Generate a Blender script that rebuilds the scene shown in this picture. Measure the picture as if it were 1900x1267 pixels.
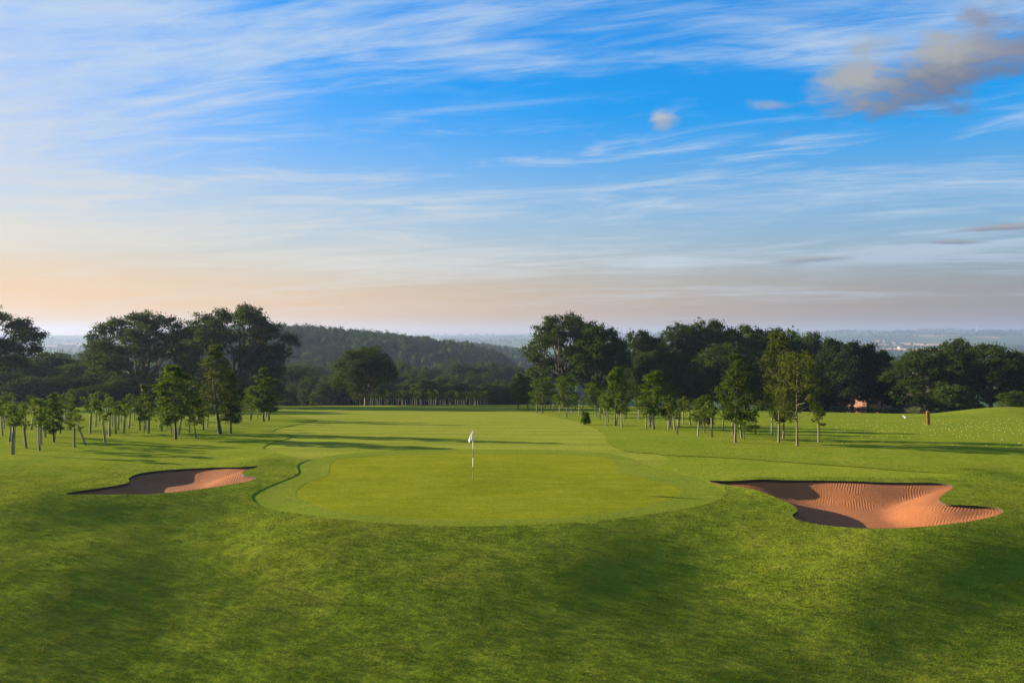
import bpy, math, random
import numpy as np
from mathutils import Vector, Matrix
from mathutils.geometry import delaunay_2d_cdt

S = bpy.context.scene
for o in list(bpy.data.objects):
    bpy.data.objects.remove(o)
COL = S.collection
RNG = np.random.default_rng(7)
random.seed(7)
R = math.radians

# ------------------------------------------------------------------ camera, sky, sun, exposure
FPX, HORIZ, CAMZ = 1478.0, 622.0, 6.0          # focal length in photo pixels, eye-level row, eye height
cam_d = bpy.data.cameras.new('camera')
cam_d.sensor_width = 36.0
cam_d.lens = 36.0 * FPX / 1900.0
cam_d.shift_y = (HORIZ - 633.5) / 1900.0
cam_d.clip_end = 60000.0
cam_d.clip_start = 0.3
cam = bpy.data.objects.new('camera', cam_d)
cam.location = (0, 0, CAMZ)
cam.rotation_euler = (R(90), 0, 0)
COL.objects.link(cam)
S.camera = cam

SUN_AZ, SUN_EL = R(-71.0), R(13.0)              # azimuth measured from +Y towards +X
sun_dir = Vector((math.sin(SUN_AZ) * math.cos(SUN_EL), math.cos(SUN_AZ) * math.cos(SUN_EL), math.sin(SUN_EL)))
sd = bpy.data.lights.new('sun', 'SUN')
sd.energy = 5.0
sd.angle = R(0.6)
sd.color = (1.0, 0.84, 0.60)
sun = bpy.data.objects.new('sun', sd)
sun.rotation_euler = sun_dir.to_track_quat('Z', 'Y').to_euler()
sun.location = (-40, 20, 30)
COL.objects.link(sun)

S.view_settings.view_transform = 'Standard'
S.view_settings.look = 'None'
S.view_settings.gamma = 1.0
S.view_settings.exposure = 1.85
S.view_settings.use_curve_mapping = False
S.cycles.use_denoising = True
S.cycles.denoising_input_passes = 'RGB_ALBEDO_NORMAL'
S.cycles.denoising_prefilter = 'NONE'
S.cycles.use_adaptive_sampling = False
S.cycles.max_bounces = 4
S.cycles.diffuse_bounces = 2
S.cycles.glossy_bounces = 1
S.cycles.transmission_bounces = 4
S.cycles.transparent_max_bounces = 4
S.cycles.volume_bounces = 0
S.cycles.sample_clamp_indirect = 3.0


class NT:
    """small node-tree writer"""
    def __init__(self, tree):
        self.t = tree
        tree.nodes.clear()

    def n(self, typ, ins=None, **props):
        nd = self.t.nodes.new(typ)
        for k, v in props.items():
            setattr(nd, k, v)
        for k, v in (ins or {}).items():
            sock = nd.inputs[k]
            if isinstance(v, bpy.types.NodeSocket):
                self.t.links.new(v, sock)
            else:
                sock.default_value = v
        return nd

    def m(self, op, a, b=0.0, c=0.0, clamp=False):
        nd = self.n('ShaderNodeMath', {0: a, 1: b, 2: c}, operation=op, use_clamp=clamp)
        return nd.outputs[0]

    def sstep(self, x, lo, hi):
        return self.n('ShaderNodeMapRange', {0: x, 1: lo, 2: hi, 3: 0.0, 4: 1.0}, interpolation_type='SMOOTHSTEP').outputs[0]

    def mix(self, f, a, b, blend='MIX'):
        nd = self.n('ShaderNodeMix', None, data_type='RGBA', blend_type=blend)
        for i, v in ((0, f), (6, a), (7, b)):
            if isinstance(v, bpy.types.NodeSocket):
                self.t.links.new(v, nd.inputs[i])
            else:
                nd.inputs[i].default_value = v if i == 0 else (*v, 1.0)
        return nd.outputs[2]

    def noise(self, vec, scale, detail=4, rough=0.55, dist=0.0):
        return self.n('ShaderNodeTexNoise', {'Vector': vec, 'Scale': scale, 'Detail': detail, 'Roughness': rough, 'Distortion': dist}).outputs[0]

    def xyz(self, x, y, z=0.0):
        return self.n('ShaderNodeCombineXYZ', {0: x, 1: y, 2: z}).outputs[0]


# --- world: Nishita sky with wisps of cirrus and a few small grey cumulus
world = bpy.data.worlds.new('World')
S.world = world
world.use_nodes = True
w = NT(world.node_tree)
SKY_K = 0.088
tc = w.n('ShaderNodeTexCoord')
sky = w.n('ShaderNodeTexSky', sky_type='NISHITA', sun_disc=False, sun_elevation=SUN_EL, sun_rotation=SUN_AZ,
          altitude=100.0, air_density=1.0, dust_density=1.2, ozone_density=2.0)
lum = w.n('ShaderNodeRGBToBW', {0: sky.outputs[0]}).outputs[0]
tame = w.m('DIVIDE', 1.25, w.m('ADD', 1.0, w.m('MULTIPLY', lum, 0.42)))   # milky air evens the sky out
skyc = w.n('ShaderNodeVectorMath', {0: sky.outputs[0], 'Scale': tame}, operation='SCALE').outputs[0]
skyc = w.n('ShaderNodeHueSaturation', {'Saturation': 1.75, 'Value': 1.2, 'Color': skyc}).outputs[0]
skyc = w.mix(1.0, skyc, (1.10, 0.90, 1.08), 'MULTIPLY')
sp = w.n('ShaderNodeSeparateXYZ', {0: tc.outputs['Generated']})
dx, dy, dz = sp.outputs
zc = w.m('ADD', w.m('MAXIMUM', dz, 0.0), 0.07)
u = w.m('DIVIDE', dx, zc)
v = w.m('DIVIDE', dy, zc)
world.cycles.sampling_method = 'MANUAL'
world.cycles.sample_map_resolution = 256
sdot = w.n('ShaderNodeVectorMath', {0: tc.outputs['Generated'], 1: sun_dir}, operation='DOT_PRODUCT').outputs['Value']
hz_col = w.mix(w.sstep(sdot, -0.35, 0.95), (0.70, 0.68, 0.76), (3.0, 1.85, 0.85))
hz_col = w.mix(w.sstep(dz, 0.03, 0.14), hz_col, w.mix(w.sstep(sdot, -0.35, 0.95), (0.62, 1.10, 1.60), (2.0, 2.05, 1.75)))
skyc = w.mix(w.m('MULTIPLY', w.m('SUBTRACT', 1.0, w.sstep(dz, 0.0, 0.27)), 0.85), skyc, hz_col)
ca, sa = math.cos(R(-16)), math.sin(R(-16))
s_ = w.m('ADD', w.m('MULTIPLY', u, ca), w.m('MULTIPLY', v, sa))
t_ = w.m('ADD', w.m('MULTIPLY', u, -sa), w.m('MULTIPLY', v, ca))
big = w.noise(w.xyz(w.m('MULTIPLY', s_, 0.28), w.m('MULTIPLY', t_, 0.75), 3.7), 1.0, 3, 0.5, 0.6)
streak = w.noise(w.xyz(w.m('MULTIPLY', s_, 0.8), w.m('MULTIPLY', t_, 2.8), 4.3), 1.0, 6, 0.62, 0.9)
fibre = w.noise(w.xyz(w.m('MULTIPLY', s_, 2.4), w.m('MULTIPLY', t_, 9.0), 8.1), 1.0, 4, 0.6, 1.2)
cov = w.m('ADD', w.m('ADD', w.m('MULTIPLY', big, 0.9), w.m('MULTIPLY', streak, 0.55)), w.m('MULTIPLY', fibre, 0.30))
leftness = w.m('MULTIPLY', dx, -0.10)
cov = w.m('ADD', cov, leftness)
cirrus = w.m('MULTIPLY', w.sstep(cov, 0.78, 1.12), 0.85)
azi = w.m('ARCTAN2', dx, dy)
sB = w.noise(w.xyz(w.m('MULTIPLY', azi, 3.2), w.m('SUBTRACT', w.m('MULTIPLY', dz, 30.0), w.m('MULTIPLY', azi, 1.6)), 6.6), 1.0, 5, 0.6, 0.7)
bandB = w.m('MULTIPLY', w.sstep(dz, 0.04, 0.12), w.m('SUBTRACT', 1.0, w.sstep(dz, 0.19, 0.33)))
cirB = w.m('MULTIPLY', w.m('MULTIPLY', w.sstep(w.m('ADD', sB, w.m('MULTIPLY', dx, -0.10)), 0.47, 0.70), bandB), 0.75)
horfade = w.sstep(dz, 0.0, 0.10)
cirrus = w.m('MULTIPLY', cirrus, w.m('ADD', w.m('MULTIPLY', horfade, 0.75), 0.25))
warm = w.m('MULTIPLY', w.sstep(sdot, -0.2, 1.0), w.m('SUBTRACT', 1.0, w.sstep(dz, 0.02, 0.34)))
cl_col = w.mix(warm, (1.75, 2.15, 2.60), (2.7, 2.35, 1.75))
c1 = w.mix(w.m('MAXIMUM', cirrus, cirB), skyc, cl_col)
# low cumulus: noise cut out inside soft patches of the sky, grey underneath, cream on the sunny side
az = w.m('DIVIDE', dx, w.m('MAXIMUM', dy, 0.05))
el = w.m('DIVIDE', dz, w.m('MAXIMUM', dy, 0.05))
cnz = w.noise(w.xyz(w.m('MULTIPLY', az, 0.45), el, 2.2), 24.0, 6, 0.55, 0.3)
def cumulus(base, px, py, rx, ry, seed, lo, hi, scale, dark, light, tilt=0.0):
    a0, e0 = (px - 950) / FPX, (HORIZ - py) / FPX
    da = w.m('SUBTRACT', az, a0)
    de = w.m('SUBTRACT', w.m('SUBTRACT', el, e0), w.m('MULTIPLY', da, tilt))
    qa, qe = w.m('DIVIDE', da, rx / FPX), w.m('DIVIDE', de, ry / FPX)
    rr = w.m('SQRT', w.m('ADD', w.m('MULTIPLY', qa, qa), w.m('MULTIPLY', qe, qe)))
    nz = cnz
    body = w.m('MULTIPLY', w.sstep(w.m('SUBTRACT', w.m('MULTIPLY', nz, 1.5), w.m('MULTIPLY', rr, 0.6)), lo, hi), w.m('GREATER_THAN', dy, 0.06))
    lit = w.sstep(w.m('SUBTRACT', w.m('ADD', w.m('MULTIPLY', qe, 0.5), w.m('MULTIPLY', nz, 0.9)), w.m('MULTIPLY', qa, 0.22)), 0.15, 0.75)
    return w.mix(body, base, w.mix(lit, dark, light))
GD, GL = (0.50, 0.62, 0.95), (1.28, 1.34, 1.40)
c2 = cumulus(c1, 1730, 135, 290, 88, 2.2, 0.12, 0.60, 22.0, GD, GL, 0.22)
c2 = cumulus(c2, 1880, 45, 150, 70, 5.0, 0.22, 0.85, 20.0, (0.50, 0.66, 1.15), (0.8, 0.9, 1.25))
c2 = cumulus(c2, 1228, 220, 44, 26, 9.4, 0.22, 0.65, 45.0, (0.9, 1.25, 1.8), (1.7, 1.75, 1.75))
c2 = cumulus(c2, 1430, 195, 70, 20, 4.4, 0.30, 0.8, 40.0, (0.8, 1.15, 1.8), (1.1, 1.35, 1.8))
c2 = cumulus(c2, 1510, 481, 120, 9, 6.1, 0.15, 0.7, 30.0, (0.75, 0.95, 1.25), (1.3, 1.4, 1.45), 0.05)
c2 = cumulus(c2, 1840, 424, 110, 8, 7.7, 0.15, 0.7, 30.0, (0.7, 0.85, 1.15), (1.2, 1.25, 1.35), 0.06)
c2 = cumulus(c2, 1760, 449, 110, 6, 1.7, 0.15, 0.75, 30.0, (0.75, 0.95, 1.3), (1.1, 1.25, 1.4))
bg = w.n('ShaderNodeBackground', {'Color': c2, 'Strength': SKY_K})
w.t.links.new(bg.outputs[0], w.n('ShaderNodeOutputWorld').inputs[0])


# ------------------------------------------------------------------ helpers
def prop(o, label=None, cat=None, group=None, kind=None):
    if label: o['label'] = label
    if cat: o['category'] = cat
    if group: o['group'] = group
    if kind: o['kind'] = kind
    return o


def mesh_np(name, verts, faces, smooth=False):
    """verts (n,3) array, faces (m,k) int array of one face size"""
    me = bpy.data.meshes.new(name)
    verts = np.asarray(verts, np.float32)
    faces = np.asarray(faces, np.int32)
    k = faces.shape[1]
    me.vertices.add(len(verts))
    me.vertices.foreach_set('co', verts.ravel())
    me.loops.add(faces.size)
    me.loops.foreach_set('vertex_index', faces.ravel())
    me.polygons.add(len(faces))
    me.polygons.foreach_set('loop_start', np.arange(0, faces.size, k, dtype=np.int32))
    if smooth:
        me.polygons.foreach_set('use_smooth', np.ones(len(faces), bool))
    me.update(calc_edges=True)
    me.validate()
    return me


def link(name, me, mat=None, parent=None):
    o = bpy.data.objects.new(name, me)
    if mat is not None and not me.materials:
        me.materials.append(mat)
    COL.objects.link(o)
    if parent is not None:
        o.parent = parent
    return o


def empty(name, loc):
    o = bpy.data.objects.new(name, None)
    o.empty_display_size = 0.3
    o.location = loc
    COL.objects.link(o)
    return o


def copy_tree(o, parent=None):
    c = o.copy()
    COL.objects.link(c)
    c.parent = parent
    for ch in o.children:
        copy_tree(ch, c)
    return c


def tube(pts, rads, sides=6, cap=True):
    pts = np.asarray(pts, float)
    n = len(pts)
    V, F = [], []
    up = np.array((0.31, 0.17, 0.93))
    for i in range(n):
        d = pts[min(i + 1, n - 1)] - pts[max(i - 1, 0)]
        d = d / (np.linalg.norm(d) + 1e-9)
        a = np.cross(d, up if abs(d @ up) < 0.95 else np.array((1.0, 0, 0)))
        a /= np.linalg.norm(a) + 1e-9
        b = np.cross(d, a)
        for k in range(sides):
            t = 2 * math.pi * k / sides
            V.append(pts[i] + rads[i] * (math.cos(t) * a + math.sin(t) * b))
    for i in range(n - 1):
        for k in range(sides):
            k2 = (k + 1) % sides
            F.append((i * sides + k, i * sides + k2, (i + 1) * sides + k2, (i + 1) * sides + k))
    if cap:
        V.append(pts[-1]); c = len(V) - 1
        for k in range(sides):
            F.append(((n - 1) * sides + k, (n - 1) * sides + (k + 1) % sides, c, c))
    return np.array(V), np.array(F)


class Acc:
    def __init__(self):
        self.V, self.F, self.n = [], [], 0

    def add(self, V, F):
        V = np.asarray(V); F = np.asarray(F)
        if F.shape[1] == 3:
            F = np.hstack([F, F[:, 2:3]])
        self.V.append(V); self.F.append(F + self.n); self.n += len(V)

    def pydata(self, name, smooth=False):
        V = np.vstack(self.V)
        F = np.vstack(self.F)
        me = bpy.data.meshes.new(name)
        me.from_pydata(V.tolist(), [], [tuple(f) if f[2] != f[3] else tuple(f[:3]) for f in F.tolist()])
        if smooth:
            me.polygons.foreach_set('use_smooth', np.ones(len(me.polygons), bool))
        me.update()
        return me


def softplus(x, w_):
    return w_ * np.logaddexp(0.0, x / w_)


def sst(x, a, b):
    t = np.clip((x - a) / (b - a), 0, 1)
    return t * t * (3 - 2 * t)


# ------------------------------------------------------------------ the lie of the land
_fp = np.array([(-400, 940), (0, 932), (130, 923), (300, 924), (450, 938), (530, 962), (700, 978), (900, 986), (1100, 980),
                (1300, 958), (1430, 972), (1560, 990), (1700, 987), (1900, 962), (2300, 950)], float)
_fY = CAMZ * FPX / (_fp[:, 1] - HORIZ)
_fA = (_fp[:, 0] - 950) / FPX
_gA = np.linspace(-1.2, 1.2, 601)                       # rounded off, so that the bank has no creases
_gk = np.exp(-0.5 * (np.arange(-75, 76) * 0.004 / 0.075) ** 2)
_gY = np.convolve(np.pad(np.interp(_gA, _fA, _fY), 75, mode='edge'), _gk / _gk.sum(), mode='valid')


def wob(X, Y):
    return (np.sin(X * 0.71 + 1.3 * np.sin(Y * 0.33)) * np.sin(Y * 0.83 + 0.9 * np.sin(X * 0.41)) * 0.6
            + np.sin(X * 1.7 + Y * 0.9) * np.sin(Y * 1.9 - X * 0.6) * 0.25)


def hills(X, Y):
    r1 = np.interp(X, (-480, -330, -284, -246, -208, -152, -114, -87, -57, -30, -8, 2, 12, 60), (0, 6, 16, 32, 42, 42.3, 39.4, 37, 34, 30.6, 25, 16, 6, 0))
    r2 = np.interp(X, (-700, -400, -115, -54, -18, 14, 34, 90), (0, 30, 34, 33, 28, 21, 13, 0))
    return r1 * np.exp(-np.abs((Y - 560) / 150.0) ** 3), r2 * np.exp(-((Y - 1000) / 190.0) ** 2)


def H(X, Y):
    X = np.asarray(X, float); Y = np.asarray(Y, float)
    A = X / np.maximum(Y, 8.0)
    z = -0.062 * softplus(Y - 42, 4.0)
    # two tiers of the green: the front half tips towards the camera
    z = z - 0.042 * softplus(34.8 - Y, 0.3) * sst(Y, 15, 25) * (1 - sst(np.abs(X - 0.5), 9, 14)) * 1.0
    # bank in front of the green and the bunkers
    Yf = np.interp(A, _gA, _gY)
    dm, df = softplus(26.6 - Y, 1.6), softplus(Yf - Y, 0.9)
    bank = z - (0.225 + 0.05 * sst(A, 0.1, 0.5)) * (dm + (df - dm) * (1 - sst(Yf - Y, 0.5, 6.0)))
    # swales and shoulders on the bank
    def blob(px, py, sx, sy, amp):
        y0 = (CAMZ + 0.6) * FPX / (py - HORIZ); x0 = (px - 950) / FPX * y0
        return amp * np.exp(-((X - x0) / sx) ** 2 - ((Y - y0) / sy) ** 2)
    bank = bank + blob(360, 968, 3.2, 2.4, -0.30) + blob(560, 1010, 2.6, 3.0, 0.16) + blob(1330, 1010, 3.0, 2.4, -0.22)
    bank = bank + blob(1620, 1050, 2.6, 2.6, 0.18) + blob(80, 960, 3.0, 2.5, 0.25) + blob(1880, 1060, 3, 3, -0.06)
    bank = bank + blob(1430, 930, 1.0, 1.8, 0.22) + blob(1810, 905, 1.6, 1.6, 0.18) + blob(480, 880, 1.4, 2.0, 0.22)
    rise = 4.3 - 0.45 * Y                                   # the slope the photographer stands on
    z = bank + softplus(rise - bank, 0.6)
    rough_amt = sst(np.abs(X - 0.5), 8.5, 12) + (1 - sst(Y, 23.5, 25.5))
    z = z + 0.028 * wob(X, Y) * np.clip(rough_amt, 0, 1) * (1 - sst(Y, 60, 110)) * sst(Y, 2, 8)
    # mounds by the driving range and behind the young plantation
    z = z + 1.0 * np.exp(-((X - 55) / 7.0) ** 2 - ((Y - 88) / 4.0) ** 2) + 1.1 * np.exp(-((X + 76) / 8) ** 2 - ((Y - 112) / 4) ** 2)
    # beyond the crest the land falls away into a valley
    Yc = 150 - 42 * sst(X, 8, 52) - 14 * sst(-X, 20, 70)
    far = z - 0.13 * softplus(Y - Yc, 7.0)
    floor = -44 + 3 * np.sin(X * 0.011) * np.sin(Y * 0.008)
    far = far + softplus(floor - far, 4.0)
    # wooded hill on the far side, another ridge further back
    hill, hill2 = hills(X, Y)
    far = far + hill + hill2
    # distant country rising to the skyline
    D = np.hypot(X, Y)
    rise2 = (44 + 38 * sst(X / np.maximum(Y, 50), -0.3, 0.6))
    far = far + rise2 * sst(D, 2600, 6600) + 7 * np.sin(X * 0.0021 + 1) * np.sin(Y * 0.0019 + X * 0.0006) * sst(D, 900, 2500)
    return far


def ground(px, py, ymax=400.0):
    """first point of the land along the line of sight through a photo pixel"""
    a = (px - 950) / FPX; e = (HORIZ - py) / FPX
    Ys = np.concatenate([np.arange(14, 60, 0.1), np.arange(60, ymax, 0.3)])
    d = CAMZ + e * Ys - H(a * Ys, Ys)
    i = np.argmax(d < 0)
    if d[i] >= 0:
        i = int(np.argmin(d))
        return a * Ys[i], Ys[i]
    y0, y1 = Ys[i - 1], Ys[i]
    for _ in range(25):
        ym = 0.5 * (y0 + y1)
        if CAMZ + e * ym - float(H(a * ym, ym)) < 0: y1 = ym
        else: y0 = ym
    return a * y1, y1


def spline(ctrl, sub=8):
    P = np.asarray(ctrl, float); n = len(P); out = []
    for i in range(n):
        p0, p1, p2, p3 = P[i - 1], P[i], P[(i + 1) % n], P[(i + 2) % n]
        for k in range(sub):
            t = k / sub
            out.append(0.5 * (2 * p1 + (p2 - p0) * t + (2 * p0 - 5 * p1 + 4 * p2 - p3) * t ** 2 + (3 * p1 - p0 - 3 * p2 + p3) * t ** 3))
    return np.array(out)


def outline(pix, sub=8):
    return spline([ground(*p) for p in pix], sub)


def inside(P, poly):
    x, y = P[:, 0], P[:, 1]
    res = np.zeros(len(P), bool)
    bb = (x >= poly[:, 0].min()) & (x <= poly[:, 0].max()) & (y >= poly[:, 1].min()) & (y <= poly[:, 1].max())
    idx = np.nonzero(bb)[0]
    if not len(idx): return res
    xs, ys = x[idx], y[idx]
    c = np.zeros(len(idx), bool)
    x1, y1 = poly[-1]
    for x2, y2 in poly:
        if y1 != y2:
            cond = ((y1 > ys) != (y2 > ys)) & (xs < (x2 - x1) * (ys - y1) / (y2 - y1) + x1)
            c ^= cond
        x1, y1 = x2, y2
    res[idx] = c
    return res


def edge_dist(P, poly):
    a = poly; b = np.roll(poly, -1, 0)
    best = np.full(len(P), 1e9)
    for (ax, ay), (bx, by) in zip(a, b):
        ex, ey = bx - ax, by - ay
        t = np.clip(((P[:, 0] - ax) * ex + (P[:, 1] - ay) * ey) / (ex * ex + ey * ey + 1e-12), 0, 1)
        best = np.minimum(best, np.hypot(P[:, 0] - ax - t * ex, P[:, 1] - ay - t * ey))
    return best


GREEN = outline([(550, 911), (563, 926), (620, 945), (720, 957), (850, 963), (950, 962), (1050, 957), (1150, 946), (1225, 931), (1262, 914),
                 (1250, 900), (1200, 887), (1150, 876), (1143, 860), (1120, 847), (1000, 841), (850, 840), (700, 844), (628, 851), (612, 864), (608, 880), (568, 895)])
COLLAR = outline([(470, 916), (472, 930), (497, 943), (555, 953), (630, 963), (730, 971), (880, 976), (1030, 971), (1180, 957), (1300, 937), (1340, 921),
                  (1332, 903), (1290, 886), (1235, 872), (1190, 858), (1160, 846), (1110, 838), (1000, 833), (800, 833), (660, 839), (590, 849), (553, 860), (552, 878), (508, 897)])
FAIRWAY = outline([(592, 852), (540, 846), (490, 832), (500, 823), (535, 813), (541, 806), (510, 801), (515, 795), (570, 784), (585, 778), (520, 768), (500, 758),
                   (560, 752), (700, 751), (850, 752), (940, 756), (1000, 767), (1075, 783), (1115, 800), (1128, 820), (1160, 836), (1220, 842),
                   (1240, 856), (1200, 864), (1100, 846), (900, 840), (700, 843)], 6)
APRON = outline([(1150, 840), (1240, 844), (1350, 849), (1480, 858), (1620, 868), (1780, 880), (1700, 885), (1500, 884), (1380, 885), (1345, 893), (1345, 915), (1300, 900), (1230, 878), (1180, 858)], 6)
BUNK_R = outline([(1316, 892), (1390, 890), (1500, 891), (1620, 894), (1735, 896), (1768, 902), (1752, 916), (1742, 926), (1758, 935), (1810, 938), (1850, 942), (1862, 950),
                  (1835, 960), (1780, 970), (1700, 978), (1610, 980), (1530, 974), (1483, 965), (1470, 956), (1480, 946), (1466, 934), (1425, 917), (1375, 903)])
BUNK_L = outline([(122, 916), (180, 906), (236, 896), (240, 886), (265, 877), (318, 871), (390, 867.5), (440, 866.5), (478, 865.5), (455, 873), (450, 880), (474, 886),
                  (458, 893), (400, 903), (340, 911), (282, 916), (220, 917), (170, 917)])
POLYS = [BUNK_L, BUNK_R, GREEN, COLLAR, FAIRWAY, APRON]


# ------------------------------------------------------------------ materials
def new_mat(name):
    m = bpy.data.materials.new(name)
    m.use_nodes = True
    return m, NT(m.node_tree)


def finish(nt, shader, disp=None):
    o = nt.n('ShaderNodeOutputMaterial')
    nt.t.links.new(shader, o.inputs[0])


def plain(name, col, rough=0.7, var=0.15, scale=6.0, metallic=0.0, bump=0.0):
    m, t = new_mat(name)
    p = t.n('ShaderNodeTexCoord').outputs['Object']
    nz = t.noise(p, scale, 5, 0.6)
    c = t.mix(nz, tuple(x * (1 - var) for x in col), tuple(min(1, x * (1 + var)) for x in col))
    b = t.n('ShaderNodeBsdfPrincipled', {'Base Color': c, 'Roughness': rough, 'Metallic': metallic})
    if bump:
        bp = t.n('ShaderNodeBump', {'Height': nz, 'Strength': bump, 'Distance': 0.02})
        t.t.links.new(bp.outputs[0], b.inputs['Normal'])
    finish(t, b.outputs[0])
    return m


def turf(name, colA, colB, colC, patch, stripe=0.0, bump_d=0.02, bump_s=0.8, fine=30.0):
    """mown grass: two greens and a dry tone in soft patches, fine blade relief"""
    m, t = new_mat(name)
    p = t.n('ShaderNodeNewGeometry').outputs['Position']
    n1 = t.noise(p, 0.16, 4, 0.55, 0.4)
    sw = t.n('ShaderNodeSeparateXYZ', {0: p})
    ps = t.xyz(t.m('MULTIPLY', sw.outputs[0], 0.38), t.m('MULTIPLY', sw.outputs[1], 1.25))   # mower passes run across
    n2 = t.noise(ps, 1.1, 5, 0.65)
    n3 = t.noise(ps, 6.0, 4, 0.65)
    f = t.sstep(t.m('ADD', t.m('MULTIPLY', n1, 0.45), t.m('MULTIPLY', n2, 0.55)), 0.38, 0.62)
    c = t.mix(f, colA, colB)
    dry = t.m('MULTIPLY', t.sstep(t.m('ADD', t.m('MULTIPLY', n2, 0.6), t.m('MULTIPLY', n3, 0.4)), 0.52, 0.72), patch)
    c = t.mix(dry, c, colC)
    if stripe:
        sx = t.n('ShaderNodeSeparateXYZ', {0: p})
        st = t.m('SINE', t.m('ADD', t.m('MULTIPLY', sx.outputs[1], 1.55), t.m('ADD', t.m('MULTIPLY', sx.outputs[0], 0.12), t.m('MULTIPLY', n1, 2.5))))
        c = t.mix(t.m('MULTIPLY', t.sstep(st, -0.4, 0.4), stripe), c, tuple(x * 1.35 for x in colB))
    c = t.mix(t.m('MULTIPLY', t.sstep(n3, 0.35, 0.7), 0.38), c, tuple(x * 0.5 for x in colA))
    hgt = t.m('ADD', t.noise(p, fine, 4, 0.7), t.m('MULTIPLY', t.noise(p, fine * 0.22, 3, 0.6), 1.2))
    bp = t.n('ShaderNodeBump', {'Height': hgt, 'Strength': bump_s, 'Distance': bump_d})
    d = t.n('ShaderNodeBsdfPrincipled', {'Base Color': c, 'Roughness': 0.85, 'Normal': bp.outputs[0]})
    d.inputs['Specular IOR Level'].default_value = 0.0
    finish(t, d.outputs[0])
    return m


def leaf_mat(name, colA, colB, trans=0.35, scale=0.8):
    m, t = new_mat(name)
    p = t.n('ShaderNodeTexCoord').outputs['Object']
    g = t.n('ShaderNodeNewGeometry')
    f = t.m('ADD', t.m('MULTIPLY', t.noise(p, scale, 3, 0.6), 0.7), t.m('MULTIPLY', g.outputs['Random Per Island'], 0.45), clamp=True)
    oi = t.n('ShaderNodeObjectInfo').outputs['Random']
    c = t.mix(f, colA, colB)
    c = t.mix(t.m('MULTIPLY', oi, 0.30), c, tuple(x * 0.55 for x in colA))
    d = t.n('ShaderNodeBsdfDiffuse', {'Color': c})
    tr = t.n('ShaderNodeBsdfTranslucent', {'Color': t.mix(0.3, c, (0.12, 0.16, 0.01))})
    mx2 = t.n('ShaderNodeMixShader', {0: trans, 1: d.outputs[0], 2: tr.outputs[0]})
    finish(t, mx2.outputs[0])
    return m


M_rough = turf('rough_turf', (0.132, 0.178, 0.014), (0.182, 0.208, 0.019), (0.25, 0.19, 0.045), 0.45, 0.0, 0.035, 1.0, 14.0)
M_fair = turf('fairway_turf', (0.170, 0.200, 0.021), (0.210, 0.225, 0.028), (0.27, 0.21, 0.06), 0.35, 0.35, 0.02, 1.0, 24.0)
M_apron = turf('apron_turf', (0.150, 0.195, 0.015), (0.195, 0.220, 0.019), (0.24, 0.19, 0.04), 0.3, 0.0, 0.03, 1.0, 18.0)
M_coll = turf('collar_turf', (0.138, 0.180, 0.017), (0.172, 0.200, 0.020), (0.23, 0.20, 0.04), 0.25, 0.0, 0.02, 1.0, 24.0)
M_green = turf('green_turf', (0.160, 0.182, 0.010), (0.215, 0.224, 0.013), (0.25, 0.23, 0.03), 0.25, 0.0, 0.012, 0.9, 34.0)
M_far = None


def country_mat():
    """valley and plain: pasture, stubble and plough in a patchwork of fields"""
    m, t = new_mat('farmland')
    p = t.n('ShaderNodeNewGeometry').outputs['Position']
    vo = t.n('ShaderNodeTexVoronoi', {'Vector': p, 'Scale': 0.0034, 'Randomness': 0.9}, feature='F1')
    r = t.n('ShaderNodeSeparateColor', {0: vo.outputs['Color']}).outputs[0]
    c = t.mix(t.sstep(r, 0.25, 0.5), (0.035, 0.07, 0.018), (0.08, 0.13, 0.03))
    c = t.mix(t.m('GREATER_THAN', r, 0.90), c, (0.42, 0.28, 0.13))
    c = t.mix(t.m('MULTIPLY', t.noise(p, 0.02, 5, 0.6), 0.6), c, (0.03, 0.055, 0.015))
    d = t.n('ShaderNodeBsdfDiffuse', {'Color': c})
    finish(t, d.outputs[0])
    return m


def sand_mat():
    m, t = new_mat('raked_sand')
    p = t.n('ShaderNodeNewGeometry').outputs['Position']
    warp = t.noise(p, 0.5, 3, 0.5)
    vo = t.n('ShaderNodeTexVoronoi', {'Vector': p, 'Scale': 0.6, 'Randomness': 1.0}, feature='F1')
    sc = t.n('ShaderNodeSeparateColor', {0: vo.outputs['Color']})
    ang = t.m('ADD', t.m('MULTIPLY', t.m('SUBTRACT', sc.outputs[0], 0.5), 1.7), 0.1)
    sx = t.n('ShaderNodeSeparateXYZ', {0: p})
    along = t.m('ADD', t.m('MULTIPLY', sx.outputs[0], t.m('COSINE', ang)), t.m('MULTIPLY', sx.outputs[1], t.m('SINE', ang)))
    rake = t.m('SINE', t.m('ADD', t.m('MULTIPLY', along, 62.0), t.m('MULTIPLY', t.noise(p, 0.8, 2), 4.0)))
    amt = t.sstep(t.noise(p, 0.9, 3, 0.5), 0.44, 0.58)
    gr = t.noise(p, 22.0, 5, 0.65)
    lumps = t.noise(p, 4.0, 4, 0.6)
    hgt = t.m('ADD', t.m('MULTIPLY', t.m('MULTIPLY', rake, amt), 0.24), t.m('ADD', t.m('MULTIPLY', gr, 1.2), t.m('MULTIPLY', lumps, 0.8)))
    c = t.mix(t.noise(p, 1.6, 5, 0.6), (0.225, 0.080, 0.028), (0.31, 0.122, 0.048))
    c = t.mix(t.m('MULTIPLY', t.sstep(gr, 0.5, 0.75), 0.3), c, (0.16, 0.065, 0.03))
    bp = t.n('ShaderNodeBump', {'Height': hgt, 'Strength': 1.0, 'Distance': 0.024})
    d = t.n('ShaderNodeBsdfPrincipled', {'Base Color': c, 'Roughness': 0.95, 'Normal': bp.outputs[0]})
    d.inputs['Specular IOR Level'].default_value = 0.1
    finish(t, d.outputs[0])
    return m


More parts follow.
